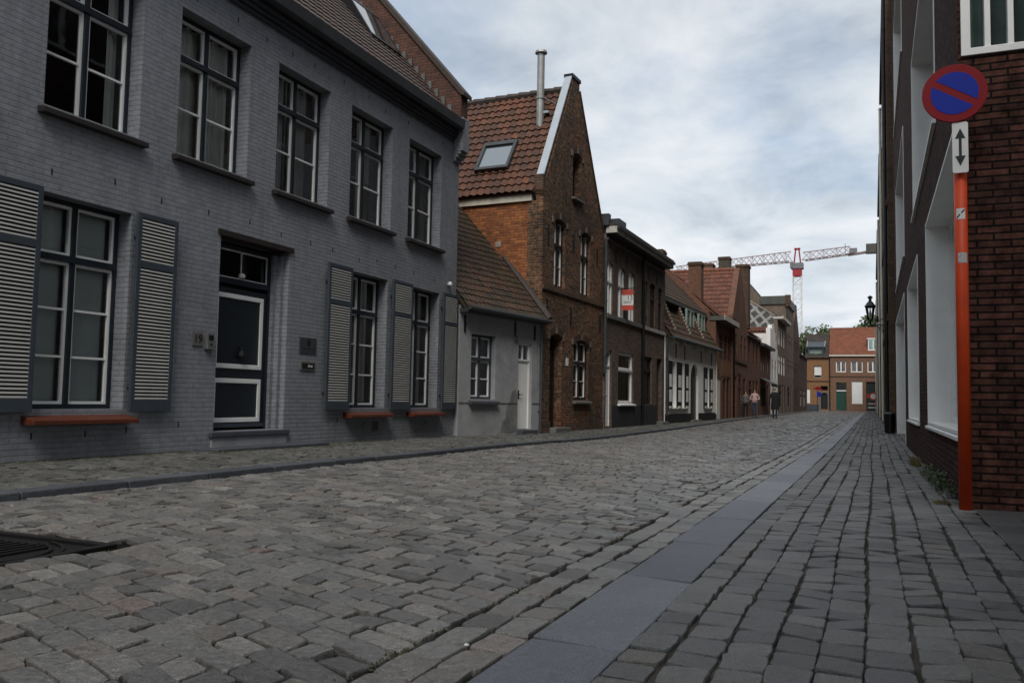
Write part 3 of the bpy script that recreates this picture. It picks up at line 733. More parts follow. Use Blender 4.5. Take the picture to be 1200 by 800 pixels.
def grey_house():
    h = street_house('townhouse', 'grey painted brick townhouse with louvred shutters and navy front door', 6.01, -8.15)
    ups = [(.26, 1.55), (2.15, 3.48), (4.10, 5.42), (6.05, 7.40), (8.02, 9.35)]
    lows = [(.27, 1.50), (6.13, 7.36), (8.22, 9.38)]
    L = 10.14
    holes = [rect(a, b, 3.86, 5.77) for a, b in ups] + [rect(a, b, .60, 2.93) for a, b in lows] + [rect(3.02, 4.5, .29, 2.96)]
    holes += [rect(a - 2.0 * k, a - 2.0 * k + 1.3, 3.86, 5.77) for a, k in ((.26, 1), (.26, 2), (.26, 3))]
    m = M(); m.plate(rect(-13, L, -.25, 6.36), holes, 0, .36); m.obj('wall', 'grey_brick', h)
    m = M(); m.box(L - .3, L, .36, 9, -.25, 6.55); m.box(-13, -12.7, .36, 9, -.25, 6.55); m.box(-12.7, L - .3, 8.7, 9, -.25, 6.55); m.box(-12.7, L - .3, .37, 8.7, 3.2, 3.4); m.obj('rear_wall', 'grey_brick', h)
    cur = [('curtain', [(0, .12), (.86, 1)]), ('curtain', [(0, .55), (.72, 1)]), ('curtain', [(.05, .42), (.5, .95)]), ('curtain', [(.0, .18), (.6, .9)]), ('curtain', [(0, .12), (.75, 1)])]
    for (a, b), c in zip(ups, cur):
        window(h, a, b, 3.86, 5.77, .20, transom=.70, bars=1, curtain=c, sill='dark_sill')
    for k in (1, 2, 3): window(h, .26 - 2 * k, .26 - 2 * k + 1.3, 3.86, 5.77, .20, transom=.70, sill='dark_sill')
    window(h, .27, 1.50, .60, 2.93, .20, transom=.72, bars=2, curtain=('blind', 0.), sill='red_sill', sill_out=.2, sill_h=.14)
    window(h, 6.13, 7.36, .60, 2.93, .20, transom=.72, bars=2, curtain=('curtain', [(.0, .2), (.45, 1)]), sill='red_sill', sill_out=.18, sill_h=.14)
    window(h, 8.22, 9.38, .60, 2.93, .20, transom=.72, bars=2, curtain=('curtain', [(0, .35), (.55, 1)]), sill='red_sill', sill_out=.18, sill_h=.14)
    for a, b in ((-.40, .25), (1.52, 2.16), (5.42, 6.10), (7.43, 8.15), (9.43, 10.08)): shutter(h, a, b, .57, 2.95)
    # front door in a stepped recess
    m = M()
    for i, (a, y) in enumerate(((4.43, .09), (4.36, .17))): m.box(a, 4.50 if i == 0 else 4.43, y, .36, .29, 2.90)
    for i, (a, y) in enumerate(((3.02, .09), (3.07, .17))): m.box(a, a + .05, y, .36, .29, 2.90)
    m.obj('door_surround', 'grey_brick', h)
    x0, x1, y = 3.12, 4.36, .22
    d = M(); d.box(x0 + .05, x1 - .05, y + .02, y + .07, .33, 2.30); dr = d.obj('door', 'navy', h, bev=.003)
    f = M(); f.plate([(x0, .29), (x0 + .048, .29), (x0 + .048, 2.36), (x1 - .048, 2.36), (x1 - .048, .29), (x1, .29), (x1, 2.90), (x0, 2.90)], [rect(x0 + .05, x1 - .05, 2.44, 2.85)], y, y + .1)
    f.obj('frame', 'navy', dr)
    p = M()
    for a, b in ((.40, 1.02), (1.16, 2.22)):
        p.ring(x0 + .09, x1 - .14, a, b, .066, y - .004, y + .019); 
    p.obj('panel_moulding', 'white_paint', dr, bev=.008)
    p = M(); p.box(x0 + .05, x1 - .05, y + .002, y + .0195, .33, .385); p.obj('weather_bar', 'slate_blue', dr)
    g = M(); g.ring(x0 + .052, x1 - .052, 2.442, 2.848, .018, y + .03, y + .05); g.box((x0 + x1) / 2 - .01, (x0 + x1) / 2 + .01, y + .03, y + .05, 2.46, 2.83)
    g.lathe([(.0, 0), (.045, .01), (.055, .035), (.04, .07), (.0, .08)], ((x0 + x1) / 2, y + .02, 2.462), 10)
    g.obj('fanlight_bar', 'white_paint', dr)
    g = M(); g.add([(x0 + .05, y + .04, 2.44), (x1 - .05, y + .04, 2.44), (x1 - .05, y + .04, 2.85), (x0 + .05, y + .04, 2.85)], [(0, 1, 2, 3)]); g.obj('pane', 'glass', dr, recalc=False)
    k = M(); k.lathe([(.0, 0), (.05, .0), (.06, .05), (.035, .12), (.03, .17), (.0, .19)], ((x0 + x1) / 2 + .02, y - .015, 1.30), 10); k.tube(((x0 + x1) / 2 + .02, y - .01, 1.44), ((x0 + x1) / 2 + .02, y + .02, 1.44), .02); k.obj('knocker', 'iron', dr)
    m = M(); m.box(2.96, 4.58, -.03, .2, 2.955, 3.03); m.obj('door_lintel', 'dark_wood', h)
    m = M(); m.box(2.94, 4.6, -.05, .30, .215, .288); m.obj('door_sill', 'bluestone', h, bev=.012)
    m = M(); m.box(2.98, 4.56, -.022, .1, .05, .214); m.obj('riser', 'grey_render', h)
    step(h, 2.68, 5.14, .40, .02, .085)
    # house number, bell, plaques
    pl = M(); pl.box(2.56, 2.745, -.018, .002, 1.42, 1.60); o = pl.obj('number_plate', 'grey_stone', h, bev=.004)
    text('number', '19', .15, 'black_paint', o, (2.655, -.021, 1.51))
    b = M(); b.box(2.80, 2.92, -.05, .002, 1.40, 1.60); b.box(2.785, 2.935, -.065, .002, 1.385, 1.40); bo = b.obj('doorbell', 'grey_stone', h, bev=.006)
    b = M(); b.box(2.82, 2.90, -.056, -.049, 1.51, 1.57); b.tube((2.86, -.062, 1.45), (2.86, -.05, 1.45), .014); b.obj('speaker_grille', 'iron', bo)
    pl = M(); pl.box(4.82, 5.24, -.015, .002, 1.45, 1.70); o = pl.obj('wall_plaque', 'zinc', h, bev=.003)
    e = M(); e.plate([(5.0, 1.58), (5.05, 1.56), (5.09, 1.6), (5.07, 1.66), (5.03, 1.69), (5.0, 1.65)], (), -.018, -.0148, 'y'); e.box(4.88, 5.18, -.018, -.0148, 1.525, 1.53); e.obj('emblem', 'black_paint', o)
    pl = M(); pl.box(4.84, 5.22, -.02, .002, 1.19, 1.33); o = pl.obj('wall_plaque', 'grey_stone', h, bev=.003)
    e = M(); e.box(4.88, 5.19, -.024, -.0195, 1.215, 1.30); e.obj('panel', 'black_paint', o)
    e = M(); e.plate([(5.03, 1.24), (5.05, 1.28), (5.065, 1.28), (5.085, 1.24), (5.07, 1.24), (5.0575, 1.27), (5.045, 1.24)], (), -.0265, -.0242, 'y'); e.ring(5.10, 5.14, 1.24, 1.27, .01, -.0265, -.0242); e.obj('mark', 'sign_white', o)
    b = M(); b.lathe([(.0, 0), (.045, .0), (.05, .03), (.03, .07), (0, .08)], (9.75, -.05, 3.14), 12); b.box(9.73, 9.77, -.05, .002, 3.15, 3.19); b.obj('alarm_lamp', 'sign_white', h)
    b = M(); b.ring(6.98, 7.16, .2, .36, .02, -.008, .004); b.box(7.0, 7.14, -.004, .004, .22, .34); b.obj('air_vent', 'zinc', h)
    # wall ties: small iron slots
    m = M()
    r = random.Random(4)
    for z in (.33, 3.17, 5.98):
        x = -.3
        while x < 9.9:
            x += r.uniform(.55, .85); zz = z + r.uniform(-.06, .06)
            if z < 1 and 2.6 < x < 5.2: continue
            if z > 3.5 and zz < 5.9: zz = 5.93
            m.box(x, x + .018, -.004, .003, zz, zz + .07)
    struct(m.obj('weep_slot', 'black_paint', h), 'stuff')
    # cornice and gutter
    m = M(); 
    for a, b, y in ((6.22, 6.275, .045), (6.285, 6.34, .085), (6.35, 6.41, .125)): m.box(-13, L - .30, -y, .001 if y > 1 else .002, a, b)
    m.box(-13, L - .30, -.10, .002, 6.41, 6.44); m.obj('cornice', 'slate_cornice', h, bev=.006)
    m = M(); m.plate([(-.16, 6.445), (-.26, 6.47), (-.285, 6.64), (-.27, 6.645), (-.245, 6.50), (.02, 6.50), (.02, 6.445)], (), -13, L - .30, 'x')
    x = -12.5
    while x < L - .4: m.plate([(-.162, 6.441), (-.264, 6.466), (-.291, 6.648), (-.272, 6.65), (-.25, 6.48), (-.16, 6.46)], (), x, x + .03, 'x'); x += .78
    m.obj('gutter', 'zinc', h)
    ro = slope_roof(h, 'mauve_tile', L + 2.7, 6.56, -.18, 4.4, 6.56 + 4.58 * 1.142, 11, x0=-3., tw=.2, th=.24, lift=.02, amp=.012, res=3)
    m = M(); q = [(-13, -.18, 6.56), (-3.01, -.18, 6.56), (-3.01, 4.4, 11.79), (-13, 4.4, 11.79)]; m.add(q, [(0, 1, 2, 3)]); m.add([(x, y, z - .1) for x, y, z in q], [(3, 2, 1, 0)]); m.obj('upper_slope', 'mauve_tile', ro)
    # brick parapet up the gable with its corbelled foot
    sl = 1.142
    m = M(); m.plate([(-.16, 6.74), (-.16, 7.22), (4.4, 7.22 + 4.56 * 1.16), (8.7, 6.9), (8.7, 6.3), (.36, 6.3), (.36, 6.74)], (), L - .29, L + .02, 'x'); pa = m.obj('gable_parapet', 'parapet_brick', h)
    m = M(); a = math.atan(1.16); 
    m.plate([(-.24, 7.22 - .03), (-.24, 7.27), (4.4, 7.27 + 4.64 * 1.16), (4.4, 7.22 + 4.56 * 1.16 + .002), (-.16, 7.222)], (), L - .33, L + .06, 'x'); m.obj('coping', 'dark_tile', pa)
    m = M(); y = 0
    for i in range(26):                                     # toothed brick infill along the foot of the parapet
        yy = .05 + i * .165; z = 6.56 + (yy + .18) * sl + .04
        m.box(L - .335, L - .291, yy, yy + .09, z, z + .17)
    m.obj('toothing', 'grey_stone', pa)
    m = M(); m.box(L - .285, L + .015, -.22, .001, 6.02, 6.735); m.box(L - .285, L + .015, -.165, .001, 5.95, 6.02); m.box(L - .285, L + .015, -.11, .001, 5.88, 5.95); m.box(L - .285, L + .015, -.06, .001, 5.81, 5.88)
    m.obj('corbel', 'grey_brick', h, bev=.006)
    # rooflight
    n = Vector((0, -sl, 1)).normalized(); u = Vector((0, 1, sl)).normalized()
    def P(x, t, d): p = Vector((x, -.18, 6.56)) + u * t + n * d; return tuple(p)
    def slab(x0, x1, t0, t1, d0, d1, mm):
        mm.add([P(x0, t0, d0), P(x1, t0, d0), P(x1, t1, d0), P(x0, t1, d0), P(x0, t0, d1), P(x1, t0, d1), P(x1, t1, d1), P(x0, t1, d1)], [(0, 3, 2, 1), (4, 5, 6, 7), (0, 1, 5, 4), (1, 2, 6, 5), (2, 3, 7, 6), (3, 0, 4, 7)])
    t0, t1 = 2.02, 3.12
    def wedge(x0, x1, ta, tb, lo, hi, mm):
        d = lambda t: .05 + .16 * (t - t0) / (t1 - t0)
        mm.add([P(x0, ta, d(ta) + lo), P(x1, ta, d(ta) + lo), P(x1, tb, d(tb) + lo), P(x0, tb, d(tb) + lo), P(x0, ta, d(ta) + hi), P(x1, ta, d(ta) + hi), P(x1, tb, d(tb) + hi), P(x0, tb, d(tb) + hi)], [(0, 3, 2, 1), (4, 5, 6, 7), (0, 1, 5, 4), (1, 2, 6, 5), (2, 3, 7, 6), (3, 0, 4, 7)])
    m = M()
    for x0_, x1_ in ((8.30, 8.37), (9.43, 9.5)): m.add([P(x0_, t0, -.02), P(x1_, t0, -.02), P(x1_, t1, -.02), P(x0_, t1, -.02), P(x0_, t0, .05), P(x1_, t0, .05), P(x1_, t1, .21), P(x0_, t1, .21)], [(0, 3, 2, 1), (4, 5, 6, 7), (0, 1, 5, 4), (1, 2, 6, 5), (2, 3, 7, 6), (3, 0, 4, 7)])
    wedge(8.37, 9.43, t0, t0 + .07, -.03, .004, m); wedge(8.37, 9.43, t1 - .07, t1, -.17, .004, m); o = m.obj('rooflight', 'iron', h)
    m = M(); wedge(8.37, 9.43, t0 + .07, t1 - .07, -.02, -.005, m); m.obj('pane', 'sky_glass', o)
    return h

def small_house():
    h = street_house('cottage', 'low grey rendered cottage with mossy roof and narrow white door', 16.16, -8.05, -7.45, 19.39)
    L = 3.28
    holes = [rect(.43, 1.36, .79, 2.20), rect(2.30, 2.90, .09, 2.13)]
    walls(h, 'grey_render', L, 2.78, holes, 4.5, .3, side_h=2.6)
    w = window(h, .43, 1.36, .79, 2.20, .12, transom=.62, bars=1, sill='bluestone', frame='slate_blue')
    door(h, 2.30, 2.90, .10, 2.13, .06, 'white_paint', transom=.80, tcols=2)
    step(h, 2.28, 2.98, .16, -.02, .09)
    tiles('roof', h, 'moss_tile', (-.02, -.22, 2.72), (1, 0, 0), L + .0, (0, 1, 1.18), 5.0, .165, .2, .02, .022, 21, 5, jit=.018)
    m = M(); m.tube((-.02, -.27, 2.72), (L + .02, -.27, 2.69), .055, n=8); m.box(-.02, L, -.22, .0, 2.62, 2.70); m.obj('gutter', 'zinc', h)
    m = M(); u = Vector((0, 1, 1.18)).normalized(); n = Vector((0, -1.18, 1)).normalized()
    for i in range(17):
        p0 = Vector((L - .03, -.22, 2.72)) + u * (i * .3) + n * .05; p1 = p0 + u * .32 + n * .012; m.tube(tuple(p0), tuple(p1), .085, .095, 8)
    m.obj('verge_tile', 'dark_tile', h)
    anchors(h, [(.16, 2.4), (2.12, 2.42), (2.98, 2.4)], .36)
    m = M(); m.box(2.10, 2.22, -.05, .002, 2.16, 2.28); m.obj('junction_box', 'grey_stone', h)
    m = M(); r = random.Random(3)
    m.plate([(1.62, .05), (1.66, .3), (1.78, .36), (1.83, .62), (1.95, .7), (2.05, .98), (2.2, 1.04), (2.28, .9), (2.28, .06), (2.0, .02)], (), -.004, .002, 'y'); m.obj('patched_render', 'patch_grey', h)
    m = M(); m.box(0, 2.28, -.012, .002, .70, .718); m.box(2.93, L, -.012, .002, .70, .718); m.obj('plinth_band', 'grey_stone', h)
    downpipe(h, L - .06, .0, 2.6, .035)
    return h

def brown_house():
    h = street_house('gabled_house', 'sooty brown brick gabled house with steel flue and orange side wall', 19.41, -7.45, -7.25, 23.9)
    L = 4.5; ax = 2.08
    out = [(0, -.25), (L, -.25), (L, 5.62), (4.34, 5.78), (2.36, 9.24), (2.36, 9.46), (1.82, 9.46), (1.82, 9.24), (.20, 6.35), (.0, 6.35)]
    hl = [arch(.72, 1.48, 3.68, 5.42, .14), arch(2.62, 3.36, 3.68, 5.42, .14), arch(1.96, 2.58, 6.26, 7.46, .16), arch(.56, 1.34, .10, 2.46, .12), arch(2.2, 3.34, .82, 2.42, .14)]
    m = M(); m.plate(out, hl, 0, .2); m.obj('wall', 'brown_brick', h)
    m = M(); m.box(0, .5, .2, .42, -.25, 5.72); m.obj('quoin', 'brown_brick', h)
    m = M(); m.plate([(.42, -.25), (7, -.25), (7, 5.72), (.42, 5.72)], (), .02, .3, 'x'); m.obj('side_wall', 'orange_brick', h, )
    m = M(); m.box(L - .3, L, .42, 7, -.25, 5.7); m.plate([(.3, -.25), (L - .3, -.25), (L - .3, 5.7), (ax, 9.1), (.3, 5.9)], (), 6.7, 7, 'y'); m.obj('rear_wall', 'brown_brick', h)
    m = M(); m.box(-.045, .3, .30, 7.0, 5.722, 5.93); m.obj('fascia', 'cream', h)
    m = M(); m.plate([(-.06, 5.98), (-.06, 6.35), (.0, 6.35), (.0, 5.85)], (), -.02, .22, 'y'); m.obj('kneeler', 'old_brick', h)
    # roof: slopes either side of a ridge that runs back from the street
    up = Vector((ax + .12, 0, 9.18 - 5.9)); lo = tiles('roof', h, 'brown_tile', (-.12, 7.0, 5.93), (0, -1, 0), 6.79, tuple(up), up.length, .2, .265, .04, .042, 5, 8)
    m = M(); q = [(ax, .22, 9.2), (ax, 7, 9.2), (L + .1, 7, 5.75), (L + .1, .22, 5.75)]; m.add(q + [(x, y, z - .1) for x, y, z in q], [(0, 1, 2, 3), (7, 6, 5, 4), (0, 4, 5, 1), (1, 5, 6, 2), (2, 6, 7, 3), (3, 7, 4, 0)]); m.obj('far_slope', 'brown_tile', lo)
    m = M()
    for i in range(19): m.tube((ax, .24 + i * .355, 9.235), (ax, .24 + i * .355 + .38, 9.25), .105, .12, 8)
    m.obj('ridge_cap', 'dark_tile', lo)
    # zinc coping up the left rake
    m = M(); a = Vector((.06, 0, 6.36)); b = Vector((1.82, 0, 9.46)); d = (b - a).normalized(); n = Vector((-d.z, 0, d.x))
    q = [a + n * .012, a + n * .05, b + n * .05, b + n * .012]
    m.plate([(p.x, p.z) for p in q], (), -.0, .2, 'y'); m.obj('coping', 'pale_zinc', h)
    m = M(); m.plate([(4.4, 5.79), (4.43, 5.82), (2.385, 9.27), (2.365, 9.24)], (), -.03, .21, 'y'); m.obj('coping', 'old_brick', h)
    m = M(); m.box(1.78, 2.40, -.03, .23, 9.465, 9.56); m.obj('apex_cap', 'iron', h)
    for a, b in ((.72, 1.48), (2.62, 3.36)): window(h, a, b, 3.68, 5.42, .08, 'dark_wood', 'white_paint', sw=.022, transom=.62, bars=1, fw=.06)
    window(h, 2.2, 3.34, .82, 2.42, .08, 'dark_wood', 'white_paint', sw=.024, transom=.62, bars=1, fw=.06, curtain=('curtain', [(0, .45)]), sill='grey_stone')
    window(h, 1.96, 2.58, 6.26, 7.46, .2, 'black_paint', 'dark_wood', transom=None, cols=1, bars=1, sill='grey_stone', sill_h=.07)
    door(h, .56, 1.34, .12, 2.46, .2, 'black_paint', 'dark_wood', transom=.82)
    step(h, .5, 1.55, .22, -.05, .11, 'grey_stone')
    m = M(); m.box(.0, L, -.045, .002, 3.52, 3.64); m.obj('sill_band', 'old_brick', h, bev=.006)
    # brick arches and small pale blocks over the openings
    for a, b, z in ((.72, 1.48, 5.42), (2.62, 3.36, 5.42), (.56, 1.34, 2.46), (2.2, 3.34, 2.42), (1.96, 2.58, 7.46)):
        A = arch(a - .1, b + .1, z - .2, z + .02, .15)[2:]; B = arch(a - .12, b + .12, z - .2, z + .20, .16)[2:]
        m = M(); m.plate(A + B[::-1], (), -.02, .002, 'y'); ar = m.obj('brick_arch', 'arch_brick', h)
        for x in (a - .16, (a + b) / 2 - .06, b + .04):
            k = .16 if abs(x - (a + b) / 2 + .06) < .01 else 0
            p = M(); p.box(x, x + .12, -.032, .001, z - .14 + k, z + .02 + k); p.obj('arch_stone', 'arch_pale', ar, bev=.006)
    m = M(); m.box(1.64, 1.80, -.012, .002, 1.70, 1.90); m.obj('number_plate', 'sign_white', h)
    m = M(); m.box(.0, .55, -.05, .002, -.2, .28); m.box(1.56, L, -.03, .002, -.2, .2); m.obj('plinth', 'old_brick', h)
    anchors(h, [(.3, 3.05), (1.9, 3.0), (4.2, 3.0), (.32, 4.9), (2.06, 5.0), (3.9, 4.9)], .5)
    m = M(); r = random.Random(9)
    for i in range(46):
        x = r.uniform(.1, 4.3); z = r.uniform(2.6, 8.4)
        if z > 6 and not (.2 + (z - 6.1) * .58 < x < 4.2 - (z - 6.1) * .6): continue
        if (3.6 < z < 5.7 and (.55 < x < 1.55 or 2.45 < x < 3.5)) or (6.1 < z < 7.7 and 1.7 < x < 2.75): continue
        m.box(x, x + r.uniform(.06, .16), -.004 - r.uniform(.002, .012), .002, z, z + .055)
    struct(m.obj('repair_brick', 'arch_pale', h), 'stuff')
    # skylight and flue on the near slope
    u = up.normalized(); n = Vector((-u.z, 0, u.x)); B0 = Vector((-.12, 0, 5.93))
    def P(y, t, dd): p = B0 + u * t + n * dd; return (p.x, y, p.z)
    def slab(y0, y1, t0, t1, d0, d1, mm): mm.add([P(y0, t0, d0), P(y1, t0, d0), P(y1, t1, d0), P(y0, t1, d0), P(y0, t0, d1), P(y1, t0, d1), P(y1, t1, d1), P(y0, t1, d1)], [(0, 3, 2, 1), (4, 5, 6, 7), (0, 1, 5, 4), (1, 2, 6, 5), (2, 3, 7, 6), (3, 0, 4, 7)])
    ya, yb, t0, t1 = 1.12, 2.10, .86, 1.92
    m = M(); slab(ya, ya + .08, t0, t1, -.02, .16, m); slab(yb - .08, yb, t0, t1, -.02, .16, m); slab(ya + .08, yb - .08, t0, t0 + .09, -.02, .16, m); slab(ya + .08, yb - .08, t1 - .14, t1, -.02, .17, m); o = m.obj('rooflight', 'zinc', h)
    m = M(); slab(ya + .08, yb - .08, t0 + .09, t1 - .14, .09, .12, m); m.obj('pane', 'sky_glass', o)
    m = M(); b = P(.72, 2.64, .0); m.tube((b[0], b[1], b[2] - .1), (b[0], b[1], 10.05), .1, n=16); m.tube((b[0], b[1], 10.051), (b[0], b[1], 10.11), .165, .155, n=16); m.tube((b[0], b[1], 8.80), (b[0], b[1], 8.86), .12, n=16); fl = m.obj('flue', 'steel', h, smooth=False)
    m = M(); m.box(b[0] - .02, b[0] + .3, b[1] - .24, b[1] - .09, b[2] + .28, b[2] + .34); m.tube((b[0], b[1] - .1, 8.83), (b[0] + .55, b[1] - .35, 8.72), .018); m.obj('flue_bracket', 'pale_zinc', fl)
    m = M(); m.box(.004, .019, 1.15, 1.3, 4.62, 4.76); m.obj('air_vent', 'pale_stone', h)
    downpipe(h, L + .0, 1.6, 5.55, .05, 'zinc', shoe=.0)
    return h

def terrace(which):
    if which == 0:
        h = street_house('terraced_house', 'dark brick terraced house with white sash windows and white door', 23.99, -7.2, -7.15, 27.94); L = 3.94; u0 = 0
        ups = [(.10, .74), (1.25, 2.03), (2.40, 3.18)]; holes = [arch(a, b, 3.38, 4.95, .1) for a, b in ups] + [rect(.10, .68, .05, 2.3), rect(1.36, 3.06, .72, 2.32)]
    else:
        h = street_house('terraced_house', 'dark brick terraced house with closed grey louvres and dark windows', 27.95, -7.15, -7.1, 31.26); L = 3.3
        ups = [(.2, .86), (1.18, 1.92), (2.32, 2.92)]; holes = [arch(a, b, 3.38, 4.95, .1) for a, b in ups] + [rect(.16, 1.5, .74, 2.34), rect(2.2, 2.95, .08, 2.36)]
    walls(h, 'dark_brick', L, 5.72, holes, 8, .3)
    if which == 0:
        for a, b in ups: window(h, a, b, 3.38, 4.95, .05, 'white_paint', 'white_paint', transom=.62, bars=0, fw=.045)
        window(h, 1.36, 3.06, .74, 2.32, .05, 'white_paint', 'white_paint', transom=.66, bars=0, cols=1, fw=.05, curtain=('yellow_curtain', [(0, .3), (.36, .7), (.74, 1)]), sill='white_paint', sill_h=.06)
        door(h, .10, .68, .06, 2.3, .06, 'white_paint', transom=.79, tcols=1, handle_right=False)
        w = h.children[-2]
        m = M()
        for i in range(1, 5): m.box(1.42 + 1.58 * i / 5 - .02, 1.42 + 1.58 * i / 5 + .02, .11, .15, 1.85, 2.27)
        m.obj('glazing_bar', 'white_paint', [c for c in h.children if c.name.startswith('window')][-1])
    else:
        for i, (a, b) in enumerate(ups):
            if i == 0: shutter(h, a + .02, b - .02, 3.40, 4.84, .99 and .6, 'zinc', 'grey_stone', y=.10)
            else: window(h, a, b, 3.38, 4.95, .06, 'dark_wood', 'dark_wood', transom=.66, bars=0, fw=.06, curtain=('curtain', [(0, .5)]) if i == 2 else None)
        window(h, .16, 1.5, .76, 2.34, .06, 'dark_wood', 'dark_wood', transom=.7, bars=0, fw=.06, curtain=('curtain', [(.1, .35)]))
        door(h, 2.2, 2.95, .10, 2.36, .15, 'black_paint', 'dark_wood', transom=.8)
        step(h, 2.1, 3.05, .25, -.04, .10, 'grey_stone')
    m = M(); m.box(0 if which == 0 else 0, L, -.07, .002, 3.24, 3.36); m.obj('sill_band', 'grey_stone' if which == 0 else 'pale_band', h, bev=.006)
    m = M()
    if which == 0: m.box(.70, L, -.02, .002, -.2, .68)
    else: m.box(0, 2.18, -.02, .002, -.2, .68)
    m.obj('plinth', 'plinth_grey', h)
    m = M(); m.box(0, L, -.30, .3, 5.722, 5.95); c = m.obj('cornice', 'dark_wood', h)
    m = M(); a0 = -.02 if which == 0 else 0
    m.box(a0, L, -.33, -.302, 5.74, 5.93); 
    if which == 0: m.box(-.022, -.002, -.30, .0, 5.74, 5.93)
    m.obj('fascia', 'fascia_grey', c)
    m = M(); m.box(0, L, -.35, -.26, 5.952, 6.03); m.obj('gutter', 'zinc', c)
    m = M(); m.box(0, L, -.06, .002, 5.56, 5.60); m.obj('frieze_moulding', 'grey_stone', h)
    m = M(); q = [(0, -.4, 5.96), (L, -.4, 5.96), (L, 4, 7.2), (0, 4, 7.2)]; m.add(q + [(x, y, z - .1) for x, y, z in q], [(0, 1, 2, 3), (7, 6, 5, 4), (0, 4, 5, 1), (1, 5, 6, 2), (2, 6, 7, 3), (3, 7, 4, 0)]); m.obj('roof', 'dark_tile', h)
    if which == 0:
        m = M(); m.box(-.1, .12, -.1, 6, 5.955, 6.3); m.box(.3, 1.05, -.3, .5, 5.99, 6.22); m.obj('parapet', 'zinc', h)
        downpipe(h, L + .0, .1, 5.7, .055, 'iron', y=-.09)
    anchors(h, [(x, 5.2) for x in ((1.0, 2.2, 3.4) if which == 0 else (1.0, 2.1))], .4)
    return h

def white_house():
    h = street_house('cottage', 'low white cottage with black plinth and black and white shutters', 31.4, -7.1, -6.75, 40.26); L = 8.86
    wins = [(.93, 1.67), (2.39, 2.95), (7.03, 7.56)]
    dr = arch(4.02, 5.42, .08, 2.42, .69)
    walls(h, 'white_render', L, 3.22, [rect(a, b, .62, 2.36) for a, b in wins] + [dr], 7, .32, side_h=3.1)
    for a, b in wins: window(h, a, b, .62, 2.36, .24, 'black_paint', 'white_paint', transom=.66, bars=1, fw=.05, sill='white_paint', sill_h=.05)
    for x, w in ((.33, .58), (1.69, .68), (2.97, .55), (6.4, .61), (7.58, .58)):
        m = M(); m.box(x, x + w, -.05, -.006, .56, 2.36); s = m.obj('shutter', 'black_paint', h)
        p = M()
        for a, b in ((.82, 1.28), (1.38, 1.86)): p.box(x + .12, x + w - .12, -.06, -.049, a, b)
        p.obj('panel', 'white_paint', s)
        p = M(); p.box(x + .1, x + w - .1, -.09, -.0495, .57, .66); p.obj('latch', 'cream', s)
    m = M(); m.plate(arch(4.02, 5.42, .08, 2.42, .69), (), .1, .16, 'y'); d = m.obj('door', 'black_green', h)
    m = M(); m.tube((4.3, .05, 1.1), (4.3, .1, 1.1), .03); m.obj('handle', 'iron', d)
    m = M(); m.plate([(0, -.2), (4.0, -.2), (4.0, .36), (0, .36)], (), -.02, .002); m.plate([(5.44, -.2), (L, -.2), (L, .36), (5.44, .36)], (), -.02, .002); m.obj('plinth', 'black_paint', h)
    step(h, 3.95, 5.5, .15, -.08, .08, 'grey_stone')
    anchors(h, [(1.55, 2.78), (2.95, 2.78), (5.9, 2.78), (8.0, 2.78)], .55)
    for x in (.5, 2.1, 4.4, 6.6):
        m = M(); m.plate([(-.22, 3.18), (-.22, 3.08), (-.08, 2.96), (.002, 2.96), (.002, 3.18)], (), x, x + .14, 'x'); m.obj('eave_corbel', 'cream', h)
    m = M(); m.tube((0, -.33, 3.22), (L, -.33, 3.22), .06); m.box(0, L, -.28, .0, 3.185, 3.215); m.obj('gutter', 'zinc', h)
    # steep tiled lower slope with dormer cheeks, shallower mossy roof above
    lo = tiles('roof', h, 'moss_tile', (0, -.26, 3.22), (1, 0, 0), L, (0, 1.15, 1.72), 2.1, .23, .3, .03, .03, 33, 5)
    tiles('upper_slope', h, 'moss_tile', (0, .42, 4.92), (1, 0, 0), L, (0, 2.6, 2.7), 3.75, .23, .32, .03, .03, 34, 4, parent=lo)
    m = M(); m.box(0, L, .36, .9, 4.76, 4.9); m.obj('dormer_eave', 'old_zinc', h)
    dn = Vector((0, 1.15, 1.72)).normalized()
    for x in (1.15, 3.6, 6.0):
        m = M(); a = .15; 
        m.plate([(-.05, 3.62), (-.05, 3.7), (.42, 4.78), (1.0, 4.78), (.72, 4.4)], (), x, x + .1, 'x')
        c = m.obj('dormer_cheek', 'moss_tile', h)
        w = M()
        for i in range(9):
            t = i / 9; w.box(x - .02, x + .12, -.10 + t * .50, -.03 + t * .50, 3.60 + t * 1.15, 3.69 + t * 1.15)
        w.obj('mortar_verge', 'pale_stone', c)
    for a, b in ((4.3, 5.6), (6.5, 7.7)):
        w = window(h, a, b, 3.72, 4.74, .22, 'pale_green', 'pale_green', transom=None, bars=0, fw=.06, name='dormer_window')
    chimney(h, -.15, .32, .1, .9, 4.4, 6.5, 'pale_stone_brick')
    m = M(); m.box(0, L, 3.1, 6.9, 3.2, 4.4); m.obj('rear_block', 'white_render', h)
    downpipe(h, .05, .3, 3.1, .045, 'zinc'); downpipe(h, L - .1, .3, 3.1, .04, 'cream')
    return h

